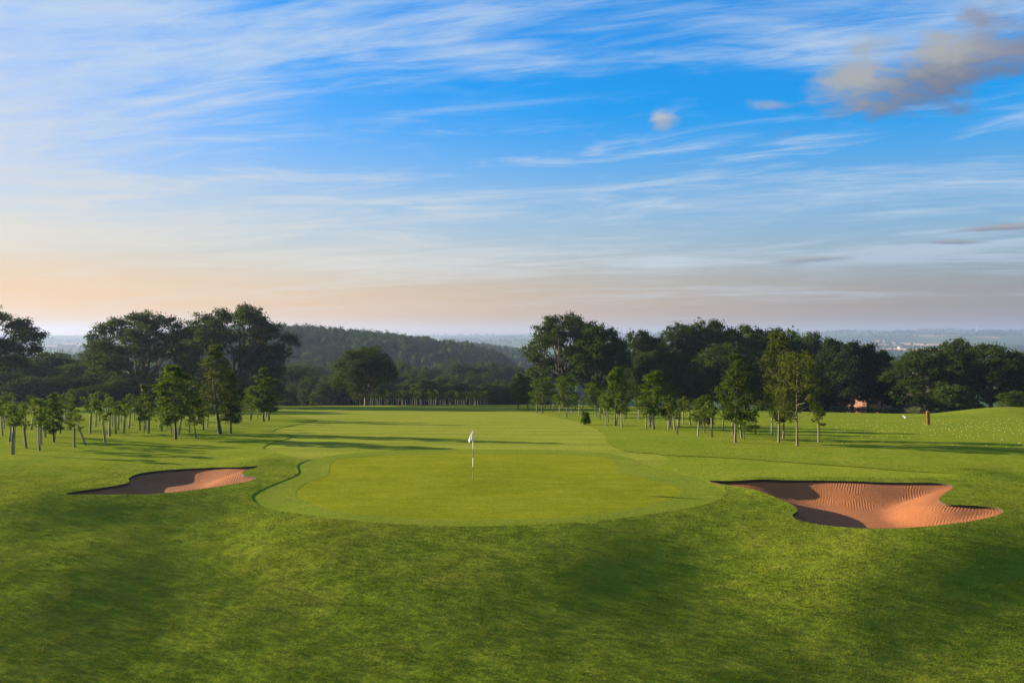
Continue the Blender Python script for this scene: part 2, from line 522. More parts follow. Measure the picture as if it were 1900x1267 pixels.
M_sand = sand_mat()
M_far = country_mat()
M_soil = plain('cut_turf_edge', (0.050, 0.028, 0.012), 0.95, 0.5, 12.0, bump=0.6)

# ------------------------------------------------------------------ ground sheet, cut along the mown shapes
YN = 165.0
rows = [-6.0, -3.0, 0.0, 3.0, 6.0, 9.0, 12.0] + list(np.geomspace(14.0, YN, 215))
cols = np.linspace(-1.0, 1.0, 151)
pts = []
for i, yy in enumerate(rows):
    ww = max(yy + 8.0, 26.0)
    jit = 0.0 if i in (0, len(rows) - 1) else 1.0
    for c in cols:
        pts.append((c * ww + jit * random.uniform(-.25, .25) * ww / 75, yy + jit * random.uniform(-.2, .2) * 0.011 * yy))
edges = []
for poly in POLYS:
    s0 = len(pts)
    pts += [tuple(q) for q in poly]
    edges += [(s0 + k, s0 + (k + 1) % len(poly)) for k in range(len(poly))]
cv, ce, cf, *_ = delaunay_2d_cdt([Vector(q) for q in pts], edges, [], 0, 1e-4, False)
CV = np.array([(q.x, q.y) for q in cv])
CF = np.array([tuple(f) for f in cf])
cen = CV[CF].mean(1)
zone = np.full(len(CF), 6)
for k in (5, 4, 3, 2, 1, 0):
    zone[inside(cen, POLYS[k])] = k
HZ = H(CV[:, 0], CV[:, 1])
eps = 0.05
NRM = np.stack([-(H(CV[:, 0] + eps, CV[:, 1]) - HZ) / eps, -(H(CV[:, 0], CV[:, 1] + eps) - HZ) / eps, np.ones(len(CV))], 1)
NRM /= np.linalg.norm(NRM, axis=1)[:, None]
DROP = {2: 0.034, 3: 0.028, 4: 0.034, 5: 0.030, 6: 0.0}


def zone_mesh(name, k, mat):
    F = CF[zone == k]
    used, inv = np.unique(F, return_inverse=True)
    V = np.column_stack([CV[used], HZ[used] - DROP[k]])
    F = inv.reshape(F.shape)
    N = NRM[used]
    if k != 2:                                    # cut edge of the longer grass where it meets a shorter cut
        E = np.vstack([F[:, [0, 1]], F[:, [1, 2]], F[:, [2, 0]]])
        key = np.sort(E, 1)
        uq, first, cnt = np.unique(key, axis=0, return_index=True, return_counts=True)
        be = E[first[cnt == 1]]
        mid = V[be].mean(1)[:, :2]
        near_poly = np.zeros(len(be), bool)
        for poly in POLYS[2:]:
            near_poly |= edge_dist(mid, poly) < 0.02
        be = be[near_poly]
        n0 = len(V)
        low = V[be.ravel()].copy()
        low[:, 2] -= 0.07
        V = np.vstack([V, low]); N = np.vstack([N, N[be.ravel()]])
        i = np.arange(len(be))
        q = np.column_stack([be[:, 1], be[:, 0], n0 + 2 * i])
        q2 = np.column_stack([be[:, 1], n0 + 2 * i, n0 + 2 * i + 1])
        F = np.vstack([F, q, q2])
    me = mesh_np(name, V, F, True)
    me.normals_split_custom_set_from_vertices(N.tolist())
    o = link(name, me, mat)
    prop(o, kind='structure')
    return o


zone_mesh('ground', 6, M_rough)
zone_mesh('apron', 5, M_apron)
zone_mesh('fairway', 4, M_fair)
zone_mesh('green_collar', 3, M_coll)
zone_mesh('putting_green', 2, M_green)

# bunkers: a lip of cut turf and a bed of raked sand, steep on the sunward side
def bunker(poly, depth, wL, wR):
    x0, x1 = poly[:, 0].min(), poly[:, 0].max(); y0, y1 = poly[:, 1].min(), poly[:, 1].max()
    gx, gy = np.meshgrid(np.arange(x0, x1, 0.22), np.arange(y0, y1, 0.22))
    P = np.column_stack([gx.ravel(), gy.ravel()]) + RNG.uniform(-.04, .04, (gx.size, 2))
    P = P[inside(P, poly)]
    P = P[edge_dist(P, poly) > 0.08]
    n = len(poly)
    allp = [Vector(q) for q in np.vstack([poly, P])]
    v2, e2, f2, *_ = delaunay_2d_cdt(allp, [(k, (k + 1) % n) for k in range(n)], [], 0, 1e-4, False)
    V2 = np.array([(q.x, q.y) for q in v2]); F2 = np.array([tuple(f) for f in f2])
    F2 = F2[inside(V2[F2].mean(1), poly)]
    ed = edge_dist(V2, poly)
    tx = sst(V2[:, 0], x0 + 0.15 * (x1 - x0), x0 + 0.75 * (x1 - x0))
    wd = wL + (wR - wL) * tx
    z = H(V2[:, 0], V2[:, 1]) - 0.07 - depth * sst(ed, -0.15, wd) + 0.03 * np.sin(V2[:, 0] * 1.9 + V2[:, 1]) * np.sin(V2[:, 1] * 1.6) * sst(ed, 0.2, 0.8)
    me = mesh_np('bunker_sand', np.column_stack([V2, z]), F2, True)
    o = link('bunker_sand', me, M_sand)
    prop(o, kind='structure')
    a = Acc()
    rim = np.column_stack([poly, H(poly[:, 0], poly[:, 1]) + 0.004])
    jag = RNG.uniform(-0.012, 0.012, len(poly))
    inn = rim.copy(); inn[:, 2] -= 0.06 + jag
    low = rim.copy(); low[:, 2] -= 0.20
    c0 = poly.mean(0)
    dirs = (c0 - poly); dirs /= np.linalg.norm(dirs, axis=1)[:, None]
    inn[:, :2] += dirs * (0.012 + jag[:, None])
    i = np.arange(n); j = (i + 1) % n
    a.add(np.vstack([rim, inn, low]), np.vstack([np.column_stack([i, j, n + j, n + i]), np.column_stack([n + i, n + j, 2 * n + j, 2 * n + i])]))
    lip = link('bunker_lip', a.pydata('bunker_lip', True), M_soil, o)
    return o


bunker(BUNK_R, 0.62, 0.75, 2.3)
bunker(BUNK_L, 0.36, 0.75, 2.0)

# the country beyond: one sheet to the skyline
rowsF = list(np.geomspace(YN, 7400.0, 145))
colsF = np.concatenate([np.linspace(-1.35, 1.35, 181)])
gy, ga = np.meshgrid(rowsF, colsF, indexing='ij')
gx = ga * (gy + 8.0)
gz = H(gx, gy)
gz[0] -= 0.02
nr, nc = gx.shape
ii = np.arange(nr * nc).reshape(nr, nc)
FF = np.column_stack([ii[:-1, :-1].ravel(), ii[:-1, 1:].ravel(), ii[1:, 1:].ravel(), ii[1:, :-1].ravel()])
o = link('countryside', mesh_np('countryside', np.column_stack([gx.ravel(), gy.ravel(), gz.ravel()]), FF, True), M_far)
prop(o, kind='structure')

# ------------------------------------------------------------------ rough grass, blade by blade where it can be told apart
def rough_grass(n):
    ln = math.log(42 / 14.6)
    Y = 14.6 * np.exp(RNG.uniform(0, ln, n))
    X = RNG.uniform(-0.72, 0.72, n) * (Y + 1.0)
    P = np.column_stack([X, Y])
    keep = RNG.uniform(0, 1, n) < 1 - sst(Y, 33, 42)
    for poly in POLYS:
        keep &= ~inside(P, poly)
    X, Y = X[keep], Y[keep]
    n = len(X)
    Z = H(X, Y) - 0.006
    k = np.clip(Y / 20.0, 0.8, 3.0)
    clump = 0.66 + 0.24 * np.sin(X * 3.1 + 1.7 * np.sin(Y * 2.3)) * np.sin(Y * 3.7 + 1.1 * np.sin(X * 1.9)) \
        + 0.35 * np.sin(X * 9.3 + 2.1 * np.sin(Y * 6.1)) * np.sin(Y * 11.0 + 1.6 * np.sin(X * 7.3)) + RNG.uniform(-0.2, 0.3, n)
    hgt = np.clip(clump, 0.22, 1.5) * 0.060 * (1 - 0.6 * sst(Y, 26, 40))
    wid = 0.0050 * k * RNG.uniform(0.7, 1.3, n)
    ang = RNG.uniform(0, 2 * math.pi, n)
    lean = RNG.uniform(0.15, 0.9, n) * hgt
    la = RNG.uniform(0, 2 * math.pi, n)
    cx, cy = np.cos(ang) * wid, np.sin(ang) * wid
    V = np.empty((n, 3, 3))
    V[:, 0] = np.column_stack([X - cx, Y - cy, Z]); V[:, 1] = np.column_stack([X + cx, Y + cy, Z])
    V[:, 2] = np.column_stack([X + np.cos(la) * lean, Y + np.sin(la) * lean, Z + hgt])
    return mesh_np('rough_grass', V.reshape(-1, 3), np.arange(3 * n).reshape(n, 3))


def blade_mat():
    m, t = new_mat('grass_blades')
    g = t.n('ShaderNodeNewGeometry')
    p = g.outputs['Position']
    n1 = t.noise(p, 0.16, 4, 0.55, 0.4)
    n2 = t.noise(p, 1.1, 5, 0.6)
    f = t.sstep(t.m('ADD', t.m('MULTIPLY', n1, 0.65), t.m('MULTIPLY', n2, 0.35)), 0.36, 0.64)
    c = t.mix(f, (0.078, 0.118, 0.010), (0.138, 0.160, 0.016))
    rp = g.outputs['Random Per Island']
    dry = t.m('MULTIPLY', t.sstep(t.m('ADD', t.m('MULTIPLY', n2, 0.75), t.m('MULTIPLY', rp, 0.25)), 0.50, 0.70), 0.65)
    c = t.mix(dry, c, (0.175, 0.125, 0.035))
    c = t.mix(t.m('MULTIPLY', rp, 0.6), c, (0.035, 0.06, 0.005))
    d = t.n('ShaderNodeBsdfDiffuse', {'Color': c})
    tr = t.n('ShaderNodeBsdfTranslucent', {'Color': c})
    mx = t.n('ShaderNodeMixShader', {0: 0.35, 1: d.outputs[0], 2: tr.outputs[0]})
    finish(t, mx.outputs[0])
    return m


o = link('rough_grass', rough_grass(950000), blade_mat())
prop(o, 'unmown rough grass covering the bank and the ground around the green', 'grass', kind='stuff')

# ------------------------------------------------------------------ trees
BARK = plain('bark', (0.085, 0.065, 0.045), 0.95, 0.4, 5.0, bump=0.8)
BARK_PALE = plain('pale_bark', (0.135, 0.105, 0.075), 0.9, 0.35, 6.0, bump=0.6)
BARK_PINE = plain('pine_bark', (0.20, 0.11, 0.06), 0.95, 0.35, 4.0, bump=0.8)
L_OAK = leaf_mat('oak_leaf', (0.018, 0.032, 0.006), (0.042, 0.062, 0.010))
L_WOOD = leaf_mat('woodland_leaf', (0.018, 0.035, 0.006), (0.044, 0.068, 0.010), scale=0.5)
L_FRESH = leaf_mat('maple_leaf', (0.038, 0.078, 0.006), (0.085, 0.130, 0.010), 0.4, 1.5)
L_BIRCH = leaf_mat('birch_leaf', (0.038, 0.055, 0.009), (0.095, 0.108, 0.020), 0.35, 1.2)
L_ASH = leaf_mat('ash_leaf', (0.022, 0.045, 0.007), (0.055, 0.082, 0.013), 0.35, 0.8)
L_FIR = leaf_mat('fir_needles', (0.012, 0.026, 0.010), (0.030, 0.050, 0.014), 0.15, 0.8)
L_SAP = leaf_mat('sapling_leaf', (0.055, 0.085, 0.010), (0.115, 0.140, 0.020), 0.4, 4.0)


def unit(v_):
    return v_ / (np.linalg.norm(v_, axis=-1, keepdims=True) + 1e-9)


def leaf_quads(C, outw, size, spread, per, flat=0.65, rng=RNG):
    """leaf-shaped faces gathered round clump centres C, turned mostly outwards and upwards"""
    n = len(C) * per
    Cc = np.repeat(C, per, 0); oo = np.repeat(outw, per, 0)
    off = rng.normal(0, 1, (n, 3)); off *= (spread * rng.uniform(0.3, 1.0, (n, 1)))
    off[:, 2] *= flat
    P = Cc + off
    N = unit(oo * 0.7 + rng.normal(0, 0.75, (n, 3)) + np.array((0, 0, 0.45)))
    T = unit(np.cross(N, rng.normal(0, 1, (n, 3))))
    B = np.cross(N, T)
    L = size * rng.uniform(0.65, 1.35, (n, 1)); W_ = L * 0.62
    V = np.empty((n, 4, 3))
    V[:, 0] = P - T * L * 0.5; V[:, 1] = P + B * W_ * 0.5 + T * L * 0.05
    V[:, 2] = P + T * L * 0.5 - N * L * 0.12; V[:, 3] = P - B * W_ * 0.5 + T * L * 0.05
    return V.reshape(-1, 3), np.arange(4 * n).reshape(n, 4)


def build_tree(lobes, trunk_r, fork, leaf, clump_r, clumps, per, leaf_m, bark_m, lean=(0, 0), twigs=5, fill=0.5, limb=0.42, seed=1, straight=False, leader=None):
    """lobes: (x, y, z, rx, ry, rz).  Returns trunk mesh (stem, limbs, twigs) and crown mesh."""
    rng = np.random.default_rng(seed)
    tr, V, F, n = Acc(), [], [], 0
    top = max(l[2] for l in lobes)
    fk = np.array((lean[0] * fork, lean[1] * fork, fork))
    if leader is None: leader = straight
    zt = top if leader else fork
    k = 7
    tp = np.array([(lean[0] * zt * t + 0.04 * fork * math.sin(3 * t + seed), lean[1] * zt * t + 0.04 * fork * math.sin(4 * t + 2 * seed), zt * t - (0.25 if t == 0 else 0)) for t in np.linspace(0, 1, k)])
    rr = trunk_r * (1 - 0.85 * np.linspace(0, 1, k)) if leader else trunk_r * (1 - 0.30 * np.linspace(0, 1, k))
    rr[0] *= 1.45; rr[1] *= 1.05
    tr.add(*tube(tp, rr, 8))
    for li, (x, y, z, rx, ry, rz) in enumerate(lobes):
        c = np.array((x, y, z))
        if leader:
            t0 = np.clip((z - 0.35 * math.hypot(x, y) - rz * 0.3) / zt, fork / zt * 0.8, 0.97)
            p0 = np.array([np.interp(t0, np.linspace(0, 1, k), tp[:, q]) for q in range(3)])
            r0 = trunk_r * (1 - 0.85 * t0) * 0.6
        else:
            p0 = tp[-1] - np.array((0, 0, rng.uniform(0, 0.25) * fork)); r0 = trunk_r * limb * rng.uniform(0.75, 1.1)
        mid = p0 * 0.5 + c * 0.5 + rng.normal(0, 0.06, 3) * np.linalg.norm(c - p0) + np.array((0, 0, -0.08 * np.linalg.norm(c - p0)))
        tt = np.linspace(0, 1, 6)[:, None]
        bp = (1 - tt) ** 2 * p0 + 2 * tt * (1 - tt) * mid + tt ** 2 * c
        bp[1:-1] += rng.normal(0, 0.03, (4, 3)) * np.linalg.norm(c - p0)
        tr.add(*tube(bp, r0 * (1 - 0.72 * tt[:, 0]), 5))
        nc_ = max(4, int(clumps * rng.uniform(0.8, 1.2)))
        d = unit(rng.normal(0, 1, (nc_, 3)) + np.array((0, 0, 0.35)) + 0.25 * unit(c - np.array((0, 0, top * 0.55))))
        rad = rng.uniform(fill, 1.0, (nc_, 1)) ** 0.7
        C = c + d * rad * np.array((rx, ry, rz))
        for q in C[:twigs]:
            m1 = 0.5 * (c + q) + rng.normal(0, 0.08, 3) * rx
            tr.add(*tube([c * 0.85 + bp[-2] * 0.15, m1, q], [r0 * 0.26, r0 * 0.18, r0 * 0.07], 4, False))
        v_, f_ = leaf_quads(C, d, leaf, clump_r, per, rng=rng)
        V.append(v_); F.append(f_ + n); n += len(v_)
    tm = tr.pydata('trunk', True); tm.materials.append(bark_m)
    cm = mesh_np('crown', np.vstack(V), np.vstack(F)); cm.materials.append(leaf_m)
    A = np.vstack(V)
    Wd = np.percentile(A[:, 0], 98.5) - np.percentile(A[:, 0], 1.5)
    return dict(trunk=tm, crown=cm, H=float(np.percentile(A[:, 2], 99.7)), W=float(Wd))


def spread_lobes(n, W_, z0, z1, r, seed, flat=0.75, top_w=0.75, jitter=0.25):
    """lobes over a domed envelope of width W_ between heights z0 and z1"""
    rng = np.random.default_rng(seed)
    out = []
    for i in range(n):
        f = (i + 0.5) / n
        a = i * 2.39996 + rng.uniform(-.4, .4)
        z = z0 + (z1 - z0) * f
        prof = math.sqrt(max(0.02, 1 - ((f - 0.32) / 0.72) ** 2))
        rad = (W_ / 2 - r * 0.75) * prof * rng.uniform(1 - jitter, 1.05)
        rl = r * rng.uniform(0.8, 1.2)
        out.append((rad * math.cos(a), rad * math.sin(a), z + rng.uniform(-.3, .3), rl, rl, rl * flat))
    return out


def dome_lobes(n, W_, z0, zc_, z1, r, seed, flat=0.8, inner=4):
    """lobes over a full dome: widest at zc_, skirts down to z0, plus a few inside"""
    rng = np.random.default_rng(seed)
    out = []
    for i in range(n):
        s_ = 1 - 1.5 * (i + 0.5) / n                    # 1 at the top, -0.5 on the skirt
        a = i * 2.39996 + rng.uniform(-.35, .35)
        rl = r * rng.uniform(0.75, 1.25)
        c = math.sqrt(max(0, 1 - s_ * s_)) * rng.uniform(0.88, 1.06)
        z = zc_ + (s_ * (z1 - zc_ - rl * flat * 0.8) if s_ > 0 else s_ * 2 * (zc_ - z0 - rl * flat * 0.5)) * rng.uniform(0.92, 1.04)
        R_ = W_ / 2 - rl * 0.75
        out.append((c * R_ * math.cos(a), c * R_ * math.sin(a), z, rl, rl, rl * flat))
    for i in range(inner):
        a = i * 2.4 + 1
        out.append((W_ * 0.16 * math.cos(a), W_ * 0.16 * math.sin(a), zc_ + (z1 - zc_) * 0.35 * (i % 2), r, r, r * flat))
    return out


def column_lobes(n, W_, z0, z1, seed, power=1.0, base=0.5, rag=0.3):
    rng = np.random.default_rng(seed)
    out = []
    for i in range(n):
        f = (i + 0.5) / n
        prof = (base + (1 - base) * min(1, f / 0.25)) * (1 - f ** 1.7 * 0.88) ** power
        prof *= rng.uniform(1 - rag, 1 + rag * 0.7)
        r = W_ / 2 * prof * rng.uniform(0.38, 0.62)
        a = i * 2.39996 + rng.uniform(-.5, .5)
        rad = W_ / 2 * prof * 0.58
        out.append((rad * math.cos(a), rad * math.sin(a), z0 + (z1 - z0) * f + rng.uniform(-.5, .5) * (z1 - z0) / n, r, r, max(r * 0.85, (z1 - z0) / n * 0.7)))
    return out


T = {}
T['oak_a'] = build_tree(dome_lobes(30, 17.0, 3.6, 7.6, 15.0, 2.2, 3, 0.62), 0.60, 3.8, 0.30, 0.50, 32, 36, L_OAK, BARK, twigs=6, fill=0.25, seed=3)
T['oak_b'] = build_tree(dome_lobes(26, 15.0, 4.4, 8.2, 14.5, 2.0, 8, 0.60, 4), 0.50, 4.4, 0.28, 0.44, 34, 36, L_OAK, BARK, twigs=7, fill=0.3, seed=5)
T['oak_c'] = build_tree(dome_lobes(24, 12.5, 4.0, 8.5, 15.5, 1.9, 12, 0.75), 0.50, 4.5, 0.28, 0.46, 32, 36, L_OAK, BARK, twigs=6, fill=0.25, seed=9)
T['round'] = build_tree(dome_lobes(26, 11.5, 2.2, 5.6, 10.4, 1.9, 21, 0.85), 0.42, 2.0, 0.26, 0.46, 28, 36, L_OAK, BARK, twigs=4, fill=0.25, seed=14)
T['dense_a'] = build_tree(dome_lobes(26, 12.5, 1.5, 6.2, 12.8, 2.1, 31, 0.85, 5), 0.42, 2.5, 0.32, 0.50, 28, 38, L_WOOD, BARK, twigs=3, fill=0.25, seed=21)
T['dense_b'] = build_tree(dome_lobes(24, 10.0, 1.5, 7.0, 13.6, 1.8, 37, 0.95, 5), 0.40, 2.5, 0.32, 0.46, 28, 38, L_ASH, BARK, twigs=3, fill=0.25, seed=22)
T['dense_c'] = build_tree(dome_lobes(22, 11.0, 1.0, 4.8, 10.0, 2.1, 41, 0.8, 5), 0.38, 1.8, 0.32, 0.52, 28, 38, L_WOOD, BARK, twigs=3, fill=0.25, seed=23)
T['fir'] = build_tree(column_lobes(26, 7.0, 4.2, 14.5, 51, 0.75, 0.8, 0.2), 0.26, 5.0, 0.34, 0.46, 26, 30, L_FIR, BARK, twigs=3, fill=0.3, seed=24, straight=True)
T['pine'] = build_tree([(0.4, 0, 11.2, 2.2, 2.2, 1.0), (-1.8, .6, 10.2, 1.7, 1.7, .8), (1.9, -.5, 10.0, 1.6, 1.6, .8), (0, 1.4, 10.6, 1.6, 1.6, .8), (-.6, -1.4, 9.6, 1.4, 1.4, .7), (1.2, .8, 8.6, 1.1, 1.1, .5)],
                       0.28, 8.4, 0.30, 0.42, 26, 22, L_FIR, BARK_PINE, twigs=5, seed=25)
T['birch_a'] = build_tree(column_lobes(24, 2.9, 1.9, 6.3, 61, 0.7, 0.8), 0.062, 1.7, 0.11, 0.19, 15, 17, L_BIRCH, BARK_PALE, twigs=6, fill=0.2, seed=31, straight=True)
T['birch_b'] = build_tree(spread_lobes(24, 3.3, 1.9, 5.0, 0.58, 66, 0.9, jitter=0.35), 0.062, 1.8, 0.11, 0.19, 15, 17, L_BIRCH, BARK_PALE, twigs=6, fill=0.2, seed=32, leader=True)
T['ash'] = build_tree(column_lobes(22, 2.7, 1.4, 5.1, 71, 0.6, 0.7), 0.065, 1.5, 0.13, 0.20, 15, 18, L_ASH, BARK_PALE, twigs=5, fill=0.2, seed=33, straight=True)
T['maple_a'] = build_tree(column_lobes(20, 2.6, 1.2, 4.6, 81, 0.6, 0.75), 0.06, 1.2, 0.15, 0.17, 14, 17, L_FRESH, BARK, twigs=5, fill=0.2, seed=34, straight=True)
T['maple_b'] = build_tree(spread_lobes(17, 2.3, 1.5, 4.3, 0.48, 86, 0.9, jitter=0.4), 0.05, 1.5, 0.14, 0.17, 14, 17, L_FRESH, BARK, twigs=5, fill=0.2, seed=35, leader=True)
T['willow'] = build_tree(column_lobes(28, 2.7, 1.3, 6.2, 91, 0.95, 0.85), 0.08, 1.4, 0.11, 0.18, 15, 16, L_BIRCH, BARK, lean=(-0.05, 0), twigs=4, fill=0.2, seed=36, straight=True)
T['column'] = build_tree(column_lobes(24, 1.25, 0.9, 4.9, 95, 0.9, 0.6, 0.35), 0.045, 0.9, 0.12, 0.11, 13, 15, L_FRESH, BARK, twigs=4, fill=0.2, seed=37, straight=True)
T['bush'] = build_tree(spread_lobes(14, 4.0, 0.5, 2.6, 0.95, 99, 0.8, jitter=0.2), 0.10, 0.4, 0.20, 0.30, 24, 20, L_ASH, BARK, twigs=3, fill=0.4, seed=38)

def plant(kind, name, label, cat, group, x, y, height, width, rot=None, lean=0.0, z=None):
    """a tree of one kind: an Empty at the foot with trunk and crown"""
    t = T[kind]
    o = empty(name, (x, y, float(H(x, y)) if z is None else z))
    sx = width / t['W']; sz = height / t['H']
    o.scale = (sx, sx, sz)
    rz = random.uniform(0, 6.28) if rot is None else rot
    o.rotation_euler = (0, lean, rz) if lean == 0 else (0, lean, 0)
    prop(o, label, cat, group)
    link('trunk', t['trunk'], None, o)
    link('crown', t['crown'], None, o)
    return o


def tree_far(kind, name, label, group, px, ptop, wpx, Y, rot=None, cat='tree'):
    x = (px - 950) / FPX * Y
    zb = float(H(x, Y))
    zt = CAMZ + (HORIZ - ptop) / FPX * Y
    return plant(kind, name, label, cat, group, x, Y, max(1.5, zt - zb), wpx / FPX * Y, rot)


def tree_foot(kind, name, label, group, bx, by, ptop, wpx, rot=None, lean=0.0, cat='tree'):
    x, y = ground(bx, by)
    return plant(kind, name, label, cat, group, x, y, (by - ptop) / FPX * y, wpx / FPX * y, rot, lean)


# old oaks and other single trees
tree_far('oak_b', 'oak_tree', 'spreading old oak at the outer end of the young plantation, twisted limbs showing', None, -38, 572, 180, 112, 1.0)
tree_far('oak_b', 'oak_tree', 'open crowned old oak with sky showing between its limbs, beside the largest oak', None, 268, 581, 172, 128, 2.2)
tree_far('oak_a', 'oak_tree', 'largest dark oak, domed crown above the leaning young trees', None, 438, 569, 198, 124, 0.4)
tree_foot('round', 'oak_tree', 'solitary round-crowned oak standing on the fairway edge before the far row of tree tubes', None, 679, 752, 644, 104, 0.7)
tree_far('oak_c', 'oak_tree', 'tall old oak with open crown and visible limbs beside the paler broad tree', None, 1047, 584, 128, 121, 0.3)
tree_far('dense_b', 'broadleaf_tree', 'paler broad tree leaning against the tall open oak', None, 1108, 604, 108, 117, 1.9)

WR_LAB = ['round dark tree at the end of the dense wood, next to the paler broad tree', 'taller crown of the dense wood right behind the pale olive tree',
          'highest and widest dark crown on the skyline of the dense wood', 'light-topped crown next to the highest one in the dense wood',
          'broad dark crown behind the tallest yellowish young tree', 'dark crown at the end of the dense wood behind the spreading yellow-green tree',
          'billowing green tree just in front of the highest crown of the dense wood', 'lower leafy tree behind the tall green young tree',
          'dark tree filling the gap behind the two yellowish young trees', 'low bushy tree behind the glossy broad young tree',
          'low dark tree closing the gap between the paler broad tree and the dense wood', 'low dark tree between the dense wood and the first fir']
for kind, px, pt, wp, Y in (('dense_a', 1190, 615, 80, 140), ('oak_c', 1262, 602, 95, 138), ('dense_a', 1318, 597, 120, 140), ('dense_b', 1385, 607, 100, 136),
                            ('dense_a', 1440, 612, 110, 142), ('dense_b', 1500, 620, 80, 138), ('dense_c', 1345, 640, 110, 128), ('dense_a', 1415, 655, 100, 126),
                            ('dense_b', 1475, 660, 100, 127), ('dense_c', 1205, 655, 80, 126), ('dense_a', 1160, 690, 70, 132), ('dense_c', 1530, 680, 90, 128)):
    tree_far(kind, 'woodland_tree', WR_LAB.pop(0), None, px, pt, wp, Y)
tree_far('dense_b', 'woodland_tree', 'pale olive broad tree at the front of the dense wood', None, 1245, 655, 105, 117)
tree_far('dense_c', 'woodland_tree', 'small round tree with a short bare trunk in front of the dense wood', None, 1278, 682, 72, 112)
FIRS = 'firs screening the brick house'
FIR_LAB = ['tall fir next to the dense wood, first of the fir row', 'second fir of the row counting from the dense wood', 'middle fir of the row before the brick house',
           'fourth fir of the row, its foot beside the brick wall', 'shortest fir, next to the broad drooping tree']
for px, pt, wp, Y in ((1545, 630, 62, 122), (1578, 636, 60, 118), (1608, 640, 58, 119), (1636, 652, 52, 121), (1658, 682, 46, 123)):
    tree_far('fir', 'fir_tree', FIR_LAB.pop(0), FIRS, px, pt, wp, Y)
tree_far('dense_a', 'broadleaf_tree', 'broad drooping tree standing behind the orange range marker', None, 1722, 646, 136, 112)
tree_far('dense_b', 'broadleaf_tree', 'dark tree showing above and behind the two broad range trees', None, 1776, 631, 78, 132)
tree_far('dense_a', 'broadleaf_tree', 'bright green billowing tree behind the grassy mound', None, 1838, 640, 125, 110, 2.0)
tree_far('dense_b', 'broadleaf_tree', 'dark tree behind the pair of small pale trees on the mound', None, 1905, 655, 100, 118)
tree_far('bush', 'bush', 'rounded olive bush between the two broad trees behind the range', None, 1766, 712, 68, 104, cat='bush')
for px, pt in ((1865, 728), (1890, 725)):
    tree_far('maple_b', 'small_tree', 'small pale-trunked tree growing behind the grassy mound', 'small trees behind the mound', px, pt, 28, 95)
WOODL = 'trees in the dark wood behind the plantation'
for kind, px, pt, wp, Y in (('dense_c', 35, 668, 110, 150), ('dense_a', 95, 655, 130, 158), ('dense_b', 145, 675, 110, 150), ('dense_c', 60, 700, 120, 138), ('dense_a', 130, 700, 110, 140),
                            ('dense_c', 200, 685, 110, 146), ('dense_c', 255, 690, 110, 140), ('dense_a', 310, 690, 100, 143), ('dense_c', 370, 690, 110, 140), ('dense_c', 5, 690, 90, 140),
                            ('dense_b', 425, 690, 90, 146), ('dense_c', 480, 700, 90, 142), ('dense_c', 180, 715, 80, 133), ('dense_a', -50, 670, 130, 150)):
    tree_far(kind, 'woodland_tree', 'dark bushy tree in the wood behind the tree-tube plantation', WOODL, px, pt, wp, Y)
tree_far('dense_b', 'woodland_tree', 'sunlit olive tree rising behind the dark wood, next to the open crowned oak', None, 178, 645, 80, 210)
for px, pt in ((546, 678), (572, 682), (700, 682)):
    tree_far('pine', 'pine_tree', 'flat-topped pine with a bare pale trunk in the valley wood', 'pines in the valley wood', px, pt, 36, 190)
VAL = 'trees of the valley wood below the fairway'
rv = random.Random(5)
for row, (Y0, Y1, t0, t1, step) in enumerate(((175, 200, 700, 716, 25), (215, 250, 684, 700, 25), (270, 330, 668, 684, 24))):
    px = 512 + row * 8
    while px < 1010:
        tree_far(rv.choice(('dense_a', 'dense_b', 'dense_c')), 'woodland_tree', ('leafy tree in the front row of the valley wood, just beyond the fairway', 'leafy tree in the middle row of the valley wood', 'leafy tree in the back row of the valley wood, under the wooded hill')[row], VAL,
                 px, rv.uniform(t0, t1) + (6 if px > 900 else 0), rv.uniform(44, 62), rv.uniform(Y0, Y1))
        px += step + rv.uniform(-6, 8)

# planted trees of middling size
tree_foot('maple_a', 'young_tree', 'bright green young tree with pointed crown amid the tree tubes', None, 325, 815, 678, 70)
tree_foot('maple_b', 'young_tree', 'dark young tree on a bent trunk next to the bright pointed one', None, 364, 813, 722, 40, lean=-0.10)
tree_foot('willow', 'young_tree', 'tall feathery grey-green young tree with a leaning trunk', None, 411, 805, 640, 74, lean=-0.08)
tree_foot('column', 'young_tree', 'narrow upright young tree in front of the feathery grey-green one', None, 428, 804, 694, 34)
tree_foot('column', 'young_tree', 'slim poplar-like young tree nearest the mown fairway edge, bright on one side', None, 488, 782, 683, 30)
tree_foot('column', 'young_tree', 'darker twin beside the slim poplar-like tree', None, 498, 779, 700, 30)
tree_foot('maple_b', 'young_tree', 'thin dark young tree behind the slim poplar-like pair', None, 466, 781, 715, 28)
tree_foot('ash', 'young_tree', 'loose olive young tree next to the bright pointed tree', None, 268, 803, 714, 32)
tree_foot('maple_b', 'young_tree', 'small tree with bushy crown at the far end of the right-hand planting, beside the fairway', None, 1008, 766, 700, 48)
tree_foot('maple_b', 'young_tree', 'round-headed young tree on a clear trunk below the tall open oak', None, 1050, 774, 698, 40)
tree_foot('maple_a', 'young_tree', 'dark upright young tree below the paler broad tree', None, 1142, 790, 682, 44)
tree_foot('maple_b', 'young_tree', 'mid green young tree half hidden behind its upright neighbour', None, 1103, 773, 710, 32)
tree_foot('maple_a', 'young_tree', 'glossy broad young tree with full crown before the pale olive broad tree', None, 1213, 796, 688, 58)
for px, pt in ((962, 692), (979, 698)):
    tree_foot('maple_a', 'young_tree', 'dark young tree at the fairway corner below the valley wood', 'young trees at the fairway corner', px, 760, pt, 30)
tree_foot('maple_b', 'young_tree', 'little dark tree with thick crown between the glossy tree and the tree tubes', None, 1244, 791, 738, 26)
